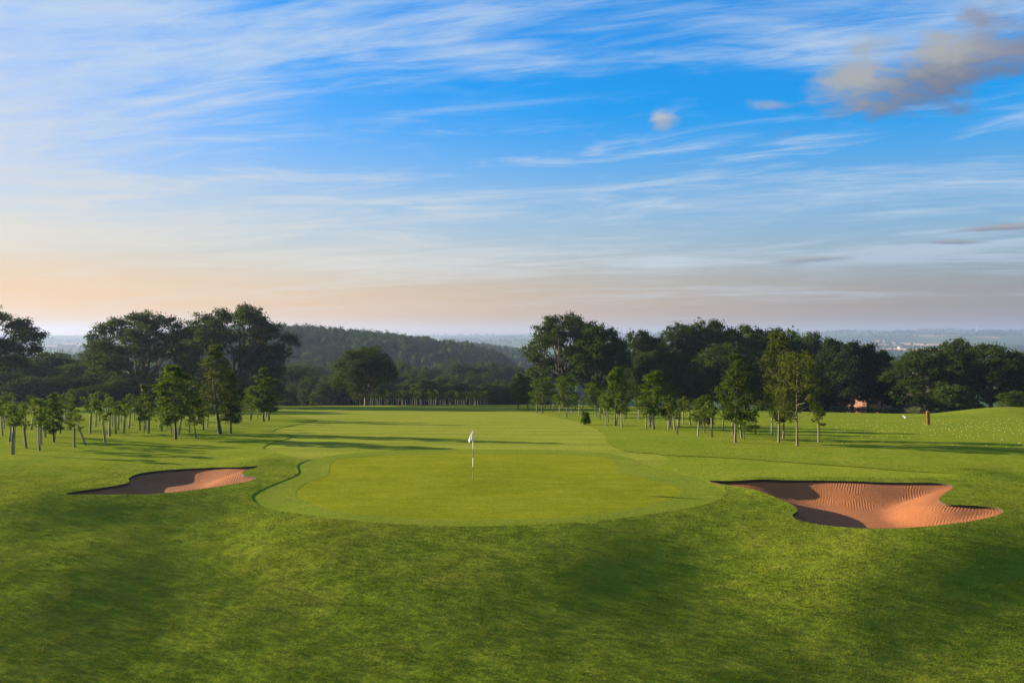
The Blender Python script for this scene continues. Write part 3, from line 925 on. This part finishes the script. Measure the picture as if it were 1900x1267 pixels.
tree_foot('maple_a', 'young_tree', 'low conical young tree among the tree tubes', None, 1307, 803, 734, 40)
tree_foot('ash', 'young_tree', 'tall green young tree with slim pale trunk before the dense wood', None, 1366, 821, 657, 70)
tree_foot('maple_b', 'young_tree', 'small spreading tree on a tilted stem at the foot of the tall green one', None, 1381, 815, 762, 42, lean=0.08)
tree_foot('birch_a', 'young_tree', 'tallest loose yellowish young tree with pale trunk beside the range', None, 1445, 821, 616, 68)
tree_foot('birch_b', 'young_tree', 'spreading yellow-green young tree with twin-lit pale trunk beside the tallest one', None, 1480, 827, 652, 82)
tree_foot('ash', 'young_tree', 'darker young tree tucked behind the two yellowish ones', None, 1454, 814, 690, 56)
tree_foot('bush', 'bush', 'small leafy bush alone on the fairway side of the tree tubes', None, 1087, 788, 763, 15, cat='bush')

# saplings in tubes
M_tube = plain('tree_tube', (0.20, 0.175, 0.115), 0.6, 0.25, 3.0)
M_stake = plain('stake_wood', (0.20, 0.14, 0.08), 0.9, 0.3, 8.0)


def guard_mesh():
    a = Acc()
    n = 10
    V, F = [], []
    for rad, zz in ((0.040, 0), (0.039, 1.14), (0.044, 1.2), (0.036, 1.2), (0.034, 0.3)):
        for k in range(n):
            t = 2 * math.pi * k / n
            V.append((rad * math.cos(t), rad * math.sin(t), zz + (0.02 * math.cos(t) if zz > 1 else 0)))
    for r_ in range(4):
        for k in range(n):
            F.append((r_ * n + k, r_ * n + (k + 1) % n, (r_ + 1) * n + (k + 1) % n, (r_ + 1) * n + k))
    a.add(np.array(V), np.array(F))
    return a.pydata('tree_tube', True)


GUARD = guard_mesh(); GUARD.materials.append(M_tube)
_a = Acc(); _a.add(*tube([(0.068, 0.01, -0.15), (0.071, 0.01, 0.9), (0.074, 0.012, 1.30)], [0.014, 0.014, 0.013], 4)); STAKE = _a.pydata('stake'); STAKE.materials.append(M_stake)
SAP = []
for k in range(6):
    rg = np.random.default_rng(200 + k)
    nl = 5 + k % 3
    lob = [(rg.normal(0, 0.16), rg.normal(0, 0.16), 1.12 + 0.85 * (i + 0.5) / nl * (1 + 0.22 * (k % 3)), 0.22, 0.22, 0.17) for i in range(nl)]
    SAP.append(build_tree(lob, 0.022, 1.1, 0.105, 0.10, 9, 10, L_SAP, BARK, twigs=3, fill=0.3, seed=300 + k, straight=True))


def sapling(px, py, label, group, k, sc=1.0, lean=0.0, bare=False, simple=False):
    x, y = ground(px, py)
    o = empty('sapling' if not bare else 'tree_tube', (x, y, float(H(x, y)) - 0.01))
    prop(o, label, 'sapling' if not bare else 'tree tube', group)
    o.rotation_euler = (random.uniform(-.04, .04), lean + random.uniform(-.05, .05), 0)
    o.scale = (sc, sc, sc)
    link('tree_guard', GUARD, None, o)
    if not simple: link('stake', STAKE, None, o)
    if not bare:
        link('stem', SAP[k]['trunk'], None, o)
        c = link('crown', SAP[k]['crown'], None, o)
        c.rotation_euler = (0, 0, random.uniform(0, 6.28))
        c.scale = (random.uniform(.8, 1.25),) * 2 + (random.uniform(0.95, 1.08),)
    return o


zl = lambda a, b: (a / 3.96, 540 + b / 3.96)
zm = lambda a, b: (250 + a / 3.96, 540 + b / 3.96)
z4 = lambda a, b: (930 + a / 4.222, 560 + b / 4.222)
z5 = lambda a, b: (1200 + a / 4.222, 560 + b / 4.222)
LEFT = [zl(*q) for q in ((95, 1200), (72, 1105), (190, 1155), (100, 1075), (287, 1172), (300, 1130), (333, 1075), (398, 1090), (545, 1150), (803, 1065), (850, 1050), (868, 1020),
        (912, 1040), (948, 1012), (660, 1045), (440, 1045), (448, 1010), (475, 980), (490, 970), (510, 940), (523, 960), (125, 950), (108, 965), (185, 1010), (155, 990),
        (230, 1020), (318, 1030), (775, 940), (825, 1000), (985, 950), (1030, 1025), (1068, 1015), (1090, 1045), (1170, 1000), (1188, 1030), (1255, 1050), (1220, 960),
        (1238, 960), (795, 930), (30, 1010), (15, 1060), (700, 1000), (735, 960), (890, 960), (20, 960), (60, 980))]
LEFT += [zm(*q) for q in ((230, 965), (250, 990), (325, 1055), (400, 1040), (455, 985), (503, 1020), (530, 1005), (660, 980), (768, 970), (780, 945), (855, 940), (900, 940), (962, 930))]
for i, q in enumerate(LEFT):
    sapling(*q, 'leafy sapling in a pale tree tube in the plantation beside the smaller bunker', 'tube saplings beside the smaller bunker', i % 6, random.uniform(0.80, 1.22),
            random.choice((0, 0, 0, 0.08, -0.1)))
sapling(*zl(628, 1130), 'sharply tilted sapling tube beside an upright stake, nearest the smaller bunker', None, 1, 1.0, -0.36)
sapling(*zl(770, 1110), 'tilted sapling in a pale tube with a small bushy head, behind the smaller bunker', None, 4, 1.1, -0.12)
x_, y_ = ground(*zl(390, 1110))
plant('column', 'young_tree', 'taller cone-shaped sapling standing among the short tube saplings', 'tree', None, x_, y_, 2.95, 0.95)
RIGHT = [z4(*q) for q in ((405, 865), (455, 890), (525, 870), (557, 870), (608, 885), (743, 905), (775, 920), (800, 920), (818, 975), (835, 945), (943, 990), (958, 945), (980, 910),
         (1133, 1000), (1165, 980), (1180, 965), (1308, 1000), (1325, 970), (903, 962), (278, 866), (345, 850), (385, 850), (430, 848), (480, 846), (580, 850), (640, 852))]
RIGHT += [z5(*q) for q in ((28, 980), (42, 965), (168, 1000), (218, 1010), (240, 1035), (250, 985), (280, 960), (338, 965), (398, 1048), (430, 1005), (512, 1060), (518, 985),
          (672, 1045), (740, 1065), (850, 1040))]
for i, q in enumerate(RIGHT):
    sapling(*q, 'sapling in a pale tree tube among the planting between fairway and driving range', 'tube saplings between fairway and driving range', i % 6, random.uniform(0.85, 1.1),
            random.choice((0, 0, 0.05, -0.07)))
sapling(*z5(1345, 1100), 'lone small-headed sapling in a tube, out on the range side of the yellowish trees', None, 2, 0.95)
for q in (z5(595, 1000), z5(978, 1050), z4(1075, 920)):
    sapling(*q, 'bare tree tube without leaves, beside the driving range', 'bare tree tubes', 0, 1.0, 0.05, bare=True)
for i in range(58):
    px = 657 + i * 4.35 + random.uniform(-1.5, 1.5)
    sapling(px, 750.5 + random.uniform(-1.2, 1.0), 'tiny sapling tube in the far row behind the solitary round oak', 'far row of sapling tubes', i % 6, random.uniform(0.85, 1.15), simple=True)

# ------------------------------------------------------------------ far woods and hedgerows (one mass)
def ico(level):
    import bmesh
    b = bmesh.new()
    bmesh.ops.create_icosphere(b, subdivisions=level, radius=1.0)
    V_ = np.array([q.co[:] for q in b.verts]); F_ = np.array([[q.index for q in f.verts] for f in b.faces])
    b.free()
    return V_, F_


def crowns(P, rad, hgt, nleaf, lsize, level=2, seed=1):
    rng = np.random.default_rng(seed)
    V0, F0 = ico(level)
    n = len(P)
    nz = 1 + 0.22 * np.sin(V0 @ rng.normal(0, 2.4, (3, n)) + rng.uniform(0, 6, n)).T          # n, k
    V = V0[None] * nz[..., None] * np.stack([rad, rad, hgt * 0.5], 1)[:, None] * 0.78
    V = V + (P + np.column_stack([np.zeros(n), np.zeros(n), hgt * 0.52]))[:, None]
    V = V.reshape(-1, 3)
    F = (F0[None] + (np.arange(n) * len(V0))[:, None, None]).reshape(-1, 3)
    if nleaf:
        d = unit(rng.normal(0, 1, (n * nleaf, 3)) + np.array((0, 0, 0.5)))
        C = np.repeat(P + np.column_stack([np.zeros(n), np.zeros(n), hgt * 0.52]), nleaf, 0) + d * np.repeat(np.stack([rad, rad, hgt * 0.5], 1), nleaf, 0) * rng.uniform(0.82, 1.08, (n * nleaf, 1))
        lv, lf = leaf_quads(C, d, lsize, 0.05, 1, rng=rng)
        lf3 = np.vstack([lf[:, [0, 1, 2]], lf[:, [0, 2, 3]]]) + len(V)
        V = np.vstack([V, lv]); F = np.vstack([F, lf3])
    return V, F


M_wood = leaf_mat('far_wood_leaf', (0.020, 0.040, 0.010), (0.050, 0.075, 0.016), 0.15, 0.06)
rg = np.random.default_rng(77)
X = rg.uniform(-470, 60, 9000); Y = rg.uniform(390, 780, 9000)
okk = hills(X, Y)[0] > 3.0
okk &= (Y < 660)
P = np.column_stack([X, Y])[okk]
sel, cell = [], {}
for i, (x, y) in enumerate(P):                      # keep the crowns apart
    kx = (int(x // 6.0), int(y // 6.0))
    if kx in cell: continue
    cell[kx] = 1; sel.append(i)
P = P[sel]
rad = rg.uniform(3.4, 5.6, len(P)); hg = rg.uniform(8.5, 13.5, len(P))
V, F = crowns(np.column_stack([P, H(P[:, 0], P[:, 1])]), rad, hg, 80, 1.15, 2, 5)
o = link('hillside_wood', mesh_np('hillside_wood', V, F), M_wood)
prop(o, 'dark wood covering the whole hill across the valley', 'wood', kind='stuff')

# woods, copses and hedgerow trees out to the skyline
PX, PY = [], []
for _ in range(340):
    D = 700 * math.exp(rg.uniform(0, 1) * math.log(6900 / 700)); a = rg.uniform(-0.75, 0.75)
    L = rg.uniform(60, 260) * (D / 1500) ** 0.6; th = rg.normal(0, 0.35) + (0 if rg.uniform() < 0.8 else 1.5)
    m_ = int(rg.uniform(10, 26)); tt = rg.uniform(-0.5, 0.5, m_) * L
    thick = rg.choice((2, 2, 25, 60)) * (D / 1500) ** 0.5
    PX += list(a * D + tt * math.cos(th) + rg.normal(0, 1, m_) * thick * 0.4); PY += list(D + tt * math.sin(th) + rg.normal(0, 1, m_) * thick)
X2 = rg.uniform(-480, 90, 1300); Y2 = rg.uniform(830, 1130, 1300)
PX = np.concatenate([PX, X2]); PY = np.concatenate([PY, Y2])
X3 = rg.uniform(-330, 330, 700); Y3 = rg.uniform(300, 460, 700)
PX = np.concatenate([PX, X3]); PY = np.concatenate([PY, Y3])
k_ = PY > 260
PX, PY = PX[k_], PY[k_]
sc_ = np.clip(PY / 2500, 1.0, 2.2)
PR = rg.uniform(4, 7, len(PX)) * sc_; PH = rg.uniform(8, 13, len(PX)) * np.clip(sc_, 1, 1.4); PZ = H(PX, PY)
nr_ = PY < 1250
V, F = crowns(np.column_stack([PX, PY, PZ])[nr_], PR[nr_], PH[nr_], 34, 1.5, 2, 6)
V2, F2 = crowns(np.column_stack([PX, PY, PZ])[~nr_], PR[~nr_], PH[~nr_], 6, 3.4, 1, 7)
F = np.vstack([F, F2 + len(V)]); V = np.vstack([V, V2])
o = link('distant_woods', mesh_np('distant_woods', V, F), M_wood)
prop(o, 'hazy woods and hedgerows scattered over the distant plain', 'woods', kind='stuff')

# ------------------------------------------------------------------ flagstick on the green
M_white = plain('white_paint', (0.72, 0.71, 0.68), 0.5, 0.05, 9.0)
M_black = plain('black_paint', (0.025, 0.025, 0.022), 0.5, 0.2, 9.0)
M_cloth, _t = new_mat('flag_cloth')
_d = _t.n('ShaderNodeBsdfDiffuse', {'Color': (0.82, 0.81, 0.79, 1)}); _r = _t.n('ShaderNodeBsdfTranslucent', {'Color': (0.82, 0.79, 0.74, 1)})
finish(_t, _t.n('ShaderNodeMixShader', {0: 0.4, 1: _d.outputs[0], 2: _r.outputs[0]}).outputs[0])
M_gold = plain('gold_print', (0.62, 0.48, 0.22), 0.8, 0.1, 20.0)
M_grey = plain('grey_print', (0.16, 0.13, 0.12), 0.8, 0.1, 20.0)
fx, fy = ground(877.5, 892)
fz = float(H(fx, fy)) - DROP[2]
FH = (892 - 797) / FPX * fy
fs = empty('flagstick', (fx, fy, fz))
prop(fs, 'white and black banded flagstick with a drooping white flag on the putting green', 'flagstick')
for (f0, f1, mt, rr_) in ((0, 0.36, M_white, 0.012), (0.36, 0.53, M_black, 0.012), (0.53, 0.71, M_white, 0.013), (0.71, 1.0, M_black, 0.011)):
    a = Acc(); a.add(*tube([(0, 0, FH * (1 - f1) - (0.05 if f1 == 1 else 0)), (0, 0, FH * (1 - f0) - 0.002)], [rr_, rr_], 10))
    link('pole_section', a.pydata('pole_section', True), mt, fs)
a = Acc(); a.add(*tube([(0, 0, FH - 0.01), (0, 0, FH + 0.02), (0, 0, FH + 0.035)], [0.016, 0.016, 0.005], 8)); link('top_cap', a.pydata('top_cap', True), M_black, fs)
# the cloth hangs in folds from the pole; outline follows the drooping corner
NU, NV = 14, 16
cv_, cf_ = [], []
def flag_pt(uu, vv):
    top = FH - 0.03 - 0.05 * uu - 0.22 * uu ** 1.5
    bot = FH - 0.36 - 0.13 * math.sin(min(1, uu / 0.8) * 1.57)
    if uu > 0.8: bot += (uu - 0.8) * 0.55
    x = -0.012 - 0.225 * (uu ** 0.9) * (0.55 + 0.45 * vv) * (1 - 0.15 * vv * vv)
    y = 0.075 * math.sin(uu * 8.0 + 0.4) * (0.4 + 0.6 * vv) - 0.03 * uu
    return (x, y, top + (bot - top) * vv)
for i in range(NU + 1):
    for j in range(NV + 1):
        cv_.append(flag_pt(i / NU, j / NV))
for i in range(NU):
    for j in range(NV):
        q = i * (NV + 1) + j
        cf_.append((q, q + 1, q + NV + 2, q + NV + 1))
me = mesh_np('flag', cv_, cf_, True)
fl = link('flag', me, M_cloth, fs)
sm = fl.modifiers.new('thickness', 'SOLIDIFY'); sm.thickness = 0.003
def print_patch(u0, u1, v0, v1, mat, name):
    vv, ff = [], []
    for i in range(5):
        for j in range(5):
            a_, b_ = i / 4 * 2 - 1, j / 4 * 2 - 1
            uu = (u0 + u1) / 2 + a_ * math.sqrt(max(0, 1 - b_ * b_ / 2)) * (u1 - u0) / 2
            w_ = (v0 + v1) / 2 + b_ * math.sqrt(max(0, 1 - a_ * a_ / 2)) * (v1 - v0) / 2
            p = flag_pt(uu, w_); vv.append((p[0], p[1] - 0.007, p[2]))
    for i in range(4):
        for j in range(4):
            ff.append((i * 5 + j, i * 5 + j + 1, i * 5 + j + 6, i * 5 + j + 5))
    link(name, mesh_np(name, vv, ff, True), mat, fl)
print_patch(0.42, 0.60, 0.34, 0.56, M_grey, 'emblem')
print_patch(0.45, 0.72, 0.62, 0.85, M_gold, 'emblem')

# ------------------------------------------------------------------ driving range: marker, balls, bird, low hedge
M_orange = plain('orange_board', (0.42, 0.11, 0.012), 0.6, 0.25, 6.0)
import bmesh
def range_board(px, py, hpx, wr, label, text):
    mx_, my_ = ground(px, py)
    hh = hpx / FPX * my_
    mk = empty('range_marker', (mx_, my_, float(H(mx_, my_))))
    prop(mk, label, 'sign')
    mk.rotation_euler = (0, -0.03, 0)
    b = bmesh.new(); bmesh.ops.create_cube(b, size=1.0)
    for q in b.verts: q.co = (q.co.x * hh * wr, q.co.y * 0.05, q.co.z * (hh + 0.1) + hh / 2 - 0.05)
    bmesh.ops.bevel(b, geom=b.edges[:], offset=0.012, segments=2, affect='EDGES')
    me = bpy.data.meshes.new('board'); b.to_mesh(me); b.free(); link('board', me, M_orange, mk)
    for k, ch in enumerate(text):
        tcu = bpy.data.curves.new('figure', 'FONT'); tcu.body = ch; tcu.size = hh * 0.30; tcu.align_x = 'CENTER'; tcu.align_y = 'CENTER'; tcu.extrude = 0.004
        to = bpy.data.objects.new('tmp', tcu); COL.objects.link(to)
        dg = bpy.context.evaluated_depsgraph_get()
        fm = bpy.data.meshes.new_from_object(to.evaluated_get(dg)); fm.materials.clear()
        bpy.data.objects.remove(to)
        fo = link('figure', fm, M_black, mk)
        fo.rotation_euler = (R(90), 0, 0); fo.location = (0, -0.03, hh * (0.82 - 0.27 * k))
range_board(1723, 788, 24.5, 0.25, 'upright orange distance board with dark figures standing on the driving range', '100')
range_board(1438, 777, 11, 0.5, 'small plain orange board behind the trunks of the yellowish young trees', '')

M_ball = plain('golf_ball_white', (0.42, 0.42, 0.19), 0.5, 0.05, 60.0)
bv, bf = ico(2)
BALL = mesh_np('golf_ball', bv * 0.0225 * (1 - 0.03 * (np.arange(len(bv)) % 2))[:, None], bf, True); BALL.materials.append(M_ball)
rb = random.Random(11)
nb = 0
while nb < 240:
    px = rb.uniform(1545, 1905); py = rb.uniform(776, 832)
    if rb.random() > math.exp(-((py - 790) / 22) ** 2) * (0.4 + 0.6 * (px - 1545) / 360) + 0.06: continue
    x, y = ground(px, py)
    o = link('golf_ball', BALL); o.location = (x, y, float(H(x, y)) + 0.020)
    o.rotation_euler = (rb.random(), rb.random(), rb.random())
    prop(o, 'white practice ball lying in the grass of the driving range', 'golf ball', 'balls on the driving range')
    nb += 1

# gull standing on the range
M_gull = plain('gull_white', (0.78, 0.78, 0.76), 0.7, 0.05, 12.0)
M_wing = plain('gull_wing', (0.30, 0.31, 0.33), 0.7, 0.15, 12.0)
M_beak = plain('beak', (0.55, 0.32, 0.05), 0.5, 0.1, 20.0)
gx_, gy_ = ground(1680, 778)
gu = empty('gull', (gx_, gy_, float(H(gx_, gy_))))
prop(gu, 'white gull standing on the driving range grass', 'bird'); gu.rotation_euler = (0, 0, 2.6)
a = Acc(); a.add(*tube([(-0.24, 0, 0.20), (-0.15, 0, 0.20), (-0.02, 0, 0.19), (0.10, 0, 0.22), (0.15, 0, 0.29), (0.18, 0, 0.345), (0.215, 0, 0.35), (0.235, 0, 0.345)], [0.008, 0.045, 0.080, 0.070, 0.043, 0.040, 0.032, 0.008], 10))
link('body', a.pydata('body', True), M_gull, gu)
a = Acc(); a.add(*tube([(0.228, 0, 0.345), (0.265, 0, 0.338), (0.285, 0, 0.328)], [0.012, 0.009, 0.002], 6)); link('beak', a.pydata('beak', True), M_beak, gu)
for sy in (-1, 1):
    a = Acc(); V_, F_ = tube([(0.09, sy * 0.062, 0.235), (-0.05, sy * 0.070, 0.225), (-0.19, sy * 0.045, 0.205), (-0.29, sy * 0.02, 0.195)], [0.02, 0.045, 0.03, 0.004], 8)
    a.add(V_, F_); link('wing', a.pydata('wing', True), M_wing, gu)
    a = Acc(); a.add(*tube([(0.0, sy * 0.03, 0.13), (0.005, sy * 0.03, 0.03), (0.03, sy * 0.03, 0.012)], [0.008, 0.006, 0.008], 5)); link('leg', a.pydata('leg', True), M_beak, gu)

# low pale hedge along the foot of the firs
hp = []
for px in np.arange(1552, 1722, 2.2):
    x, y = ground(px, 765.0 + (px - 1552) * 0.018)
    hp.append((x, y + 1.2))
hp = np.array(hp)
C = np.column_stack([hp, H(hp[:, 0], hp[:, 1])]); C = np.repeat(C, 9, 0) + RNG.normal(0, 1, (len(C) * 9, 3)) * np.array((0.25, 0.22, 0.0)); C[:, 2] += RNG.uniform(0.05, 0.75, len(C))
dv = unit(RNG.normal(0, 1, C.shape) + np.array((0, -.3, .5)))
v_, f_ = leaf_quads(C, dv, 0.16, 0.12, 9)
he = empty('hedge', (float(hp[len(hp) // 2, 0]), float(hp[len(hp) // 2, 1]), float(H(*hp[len(hp) // 2]))))
prop(he, 'long low grey-green hedge at the foot of the firs', 'hedge')
c0 = np.array(he.location)
link('foliage', mesh_np('foliage', v_ - c0, f_), leaf_mat('hedge_leaf', (0.05, 0.06, 0.02), (0.10, 0.11, 0.05), 0.3, 1.0), he)
a = Acc()
for q in C[::12]:
    zb_ = float(H(q[0], q[1])); a.add(*tube([(q[0], q[1], zb_ - 0.05), (q[0] + 0.05, q[1], zb_ + 0.5)], [0.02, 0.008], 4))
hm = a.pydata('stems'); hm.transform(Matrix.Translation(-Vector(c0))); link('stems', hm, BARK, he)

# ------------------------------------------------------------------ brick house behind the firs, farmhouses, wind turbines, stubble
def box(x0, x1, y0, y1, z0, z1):
    V_ = np.array([(x, y, z) for z in (z0, z1) for y in (y0, y1) for x in (x0, x1)])
    return V_, np.array([(0, 1, 3, 2), (4, 6, 7, 5), (0, 4, 5, 1), (2, 3, 7, 6), (0, 2, 6, 4), (1, 5, 7, 3)])


def brick_mat():
    m, t = new_mat('brick')
    p = t.n('ShaderNodeTexCoord').outputs['Object']
    sp_ = t.n('ShaderNodeSeparateXYZ', {0: p})
    br = t.n('ShaderNodeTexBrick', {'Vector': t.xyz(t.m('ADD', sp_.outputs[0], sp_.outputs[1]), sp_.outputs[2]), 'Color1': (0.22, 0.085, 0.045, 1), 'Color2': (0.17, 0.065, 0.035, 1), 'Mortar': (0.35, 0.28, 0.22, 1), 'Scale': 4.0, 'Mortar Size': 0.012})
    d = t.n('ShaderNodeBsdfPrincipled', {'Base Color': br.outputs[0], 'Roughness': 0.9})
    finish(t, d.outputs[0])
    return m


M_brick = brick_mat()
M_roof = plain('clay_roof', (0.16, 0.07, 0.045), 0.9, 0.3, 3.0, bump=0.5)
M_plaster = plain('white_render', (0.75, 0.73, 0.68), 0.9, 0.06, 2.0)
M_glass = plain('window_glass', (0.03, 0.035, 0.04), 0.15, 0.1, 2.0)


def house(name, label, x, y, wd, dp, ht, wall_m, roof_m, nwin, rz, group=None):
    h0 = empty(name, (x, y, float(H(x, y)) - 0.3))
    h0.rotation_euler = (0, 0, rz)
    prop(h0, label, 'house', group)
    a_ = Acc(); a_.add(*box(-wd / 2, wd / 2, -dp / 2, dp / 2, 0, ht))
    g = ht + dp * 0.36
    for sx in (-1, 1):
        a_.add(np.array([(sx * wd / 2, -dp / 2, ht), (sx * wd / 2, dp / 2, ht), (sx * wd / 2, 0, g)]), np.array([(0, 1, 2)]))
    link('wall', a_.pydata('wall'), wall_m, h0)
    a_ = Acc()
    for sy in (-1, 1):
        e = 0.35
        P0 = np.array([(-wd / 2 - e, sy * (dp / 2 + e), ht - 0.25), (wd / 2 + e, sy * (dp / 2 + e), ht - 0.25), (wd / 2 + e, 0, g + 0.06), (-wd / 2 - e, 0, g + 0.06)])
        P1 = P0 + np.array((0, 0, 0.16))
        a_.add(np.vstack([P0, P1]), np.array([(0, 1, 2, 3), (4, 7, 6, 5), (0, 4, 5, 1), (1, 5, 6, 2), (3, 2, 6, 7), (0, 3, 7, 4)]))
    rf = link('roof', a_.pydata('roof'), roof_m, h0)
    a_ = Acc(); a_.add(*box(wd * 0.28, wd * 0.28 + 0.7, -0.35, 0.35, ht + dp * 0.2, g + 0.9)); link('chimney', a_.pydata('chimney'), wall_m, rf)
    for k_ in range(nwin):
        for lv in range(2 if ht > 4 else 1):
            xc = -wd / 2 + wd * (k_ + 0.5) / nwin; zc_ = 1.6 + lv * 2.6
            a_ = Acc(); a_.add(*box(xc - .55, xc + .55, -dp / 2 - 0.04, -dp / 2 + 0.02, zc_ - .6, zc_ + .6)); wn = link('window', a_.pydata('window'), M_plaster, h0)
            a_ = Acc(); a_.add(*box(xc - .45, xc + .45, -dp / 2 - 0.07, -dp / 2 - 0.043, zc_ - .5, zc_ + .5)); link('pane', a_.pydata('pane'), M_glass, wn)
    return h0


house('brick_house', 'red brick house glimpsed between the trunks of the firs', 68.0, 146, 11, 8, 6.9, M_brick, M_roof, 3, 0.5)
for px, Y, rz in ((1670, 2600, 0.3), (1566, 2300, -0.2), (1633, 2450, 0.5)):
    house('farmhouse', 'tiny white farmhouse far out on the hazy plain', (px - 950) / FPX * Y, Y, 13, 8, 5.0, M_plaster, M_roof, 3, rz, 'farmhouses on the plain')


def turbine(px, Y, hub, rot):
    x = (px - 950) / FPX * Y
    zb = float(H(x, Y)) - 1
    t0 = empty('wind_turbine', (x, Y, zb))
    prop(t0, 'white wind turbine standing on the hazy skyline beyond the range trees', 'wind turbine', 'wind turbines on the skyline')
    a_ = Acc(); a_.add(*tube([(0, 0, 0), (0, 0, hub)], [2.4, 1.5], 12)); link('tower', a_.pydata('tower', True), M_white, t0)
    a_ = Acc(); a_.add(*tube([(0, -3.5, hub + 1), (0, -2.5, hub + 1), (0, 4, hub + 1), (0, 5, hub + 1)], [0.8, 1.8, 1.8, 1.0], 10)); link('nacelle', a_.pydata('nacelle', True), M_white, t0)
    for k_ in range(3):
        an = rot + k_ * 2 * math.pi / 3
        d_ = np.array((math.sin(an), 0, math.cos(an)))
        o_ = np.array((0, -4.0, hub + 1))
        a_ = Acc(); V_, F_ = tube([o_, o_ + d_ * 4, o_ + d_ * 14, o_ + d_ * 27], [0.9, 1.5, 1.0, 0.25], 6); a_.add(V_, F_); link('blade', a_.pydata('blade', True), M_white, t0)
    return t0


for px, Y, pt, rot in ((1774, 5200, 616, 0.5), (1811, 5000, 614, 0.05)):
    x = (px - 950) / FPX * Y
    turbine(px, Y, CAMZ + (HORIZ - pt) / FPX * Y - float(H(x, Y)), rot)

M_stub = plain('stubble', (0.52, 0.30, 0.14), 0.95, 0.15, 0.02)
def field(px0, px1, Y0, Y1):
    n1, n2 = 24, 12
    V_, F_ = [], []
    for i in range(n1 + 1):
        for j in range(n2 + 1):
            Y = Y0 + (Y1 - Y0) * j / n2
            x = ((px0 + (px1 - px0) * i / n1) - 950) / FPX * (Y0 + Y1) / 2 + (Y - Y0) * 0.1
            V_.append((x, Y, float(H(x, Y)) + 1.2))
    for i in range(n1):
        for j in range(n2):
            q = i * (n2 + 1) + j
            F_.append((q, q + n2 + 1, q + n2 + 2, q + 1))
    prop(link('stubble_field', mesh_np('stubble_field', V_, F_, True), M_stub), kind='structure')
field(1655, 1748, 2250, 2650)
field(1640, 1668, 3200, 3900)
field(945, 995, 2050, 2350)

# ------------------------------------------------------------------ morning air: one closed box of thin haze round everything
b = bmesh.new(); bmesh.ops.create_cube(b, size=1.0)
for q in b.verts: q.co = (q.co.x * 21000, q.co.y * 7800 + 3750, -62 if q.co.z < 0 else 74)
me = bpy.data.meshes.new('haze'); b.to_mesh(me); b.free()
hm_ = bpy.data.materials.new('haze'); hm_.use_nodes = True
ht = NT(hm_.node_tree)
pv = ht.n('ShaderNodeVolumePrincipled', {'Color': (0.36, 0.46, 0.68, 1.0), 'Density': 1.9e-4, 'Anisotropy': 0.25})
ht.t.links.new(pv.outputs[0], ht.n('ShaderNodeOutputMaterial').inputs['Volume'])
o = link('haze', me, hm_)
prop(o, 'thin bluish morning haze lying over the distant country', 'haze', kind='stuff')
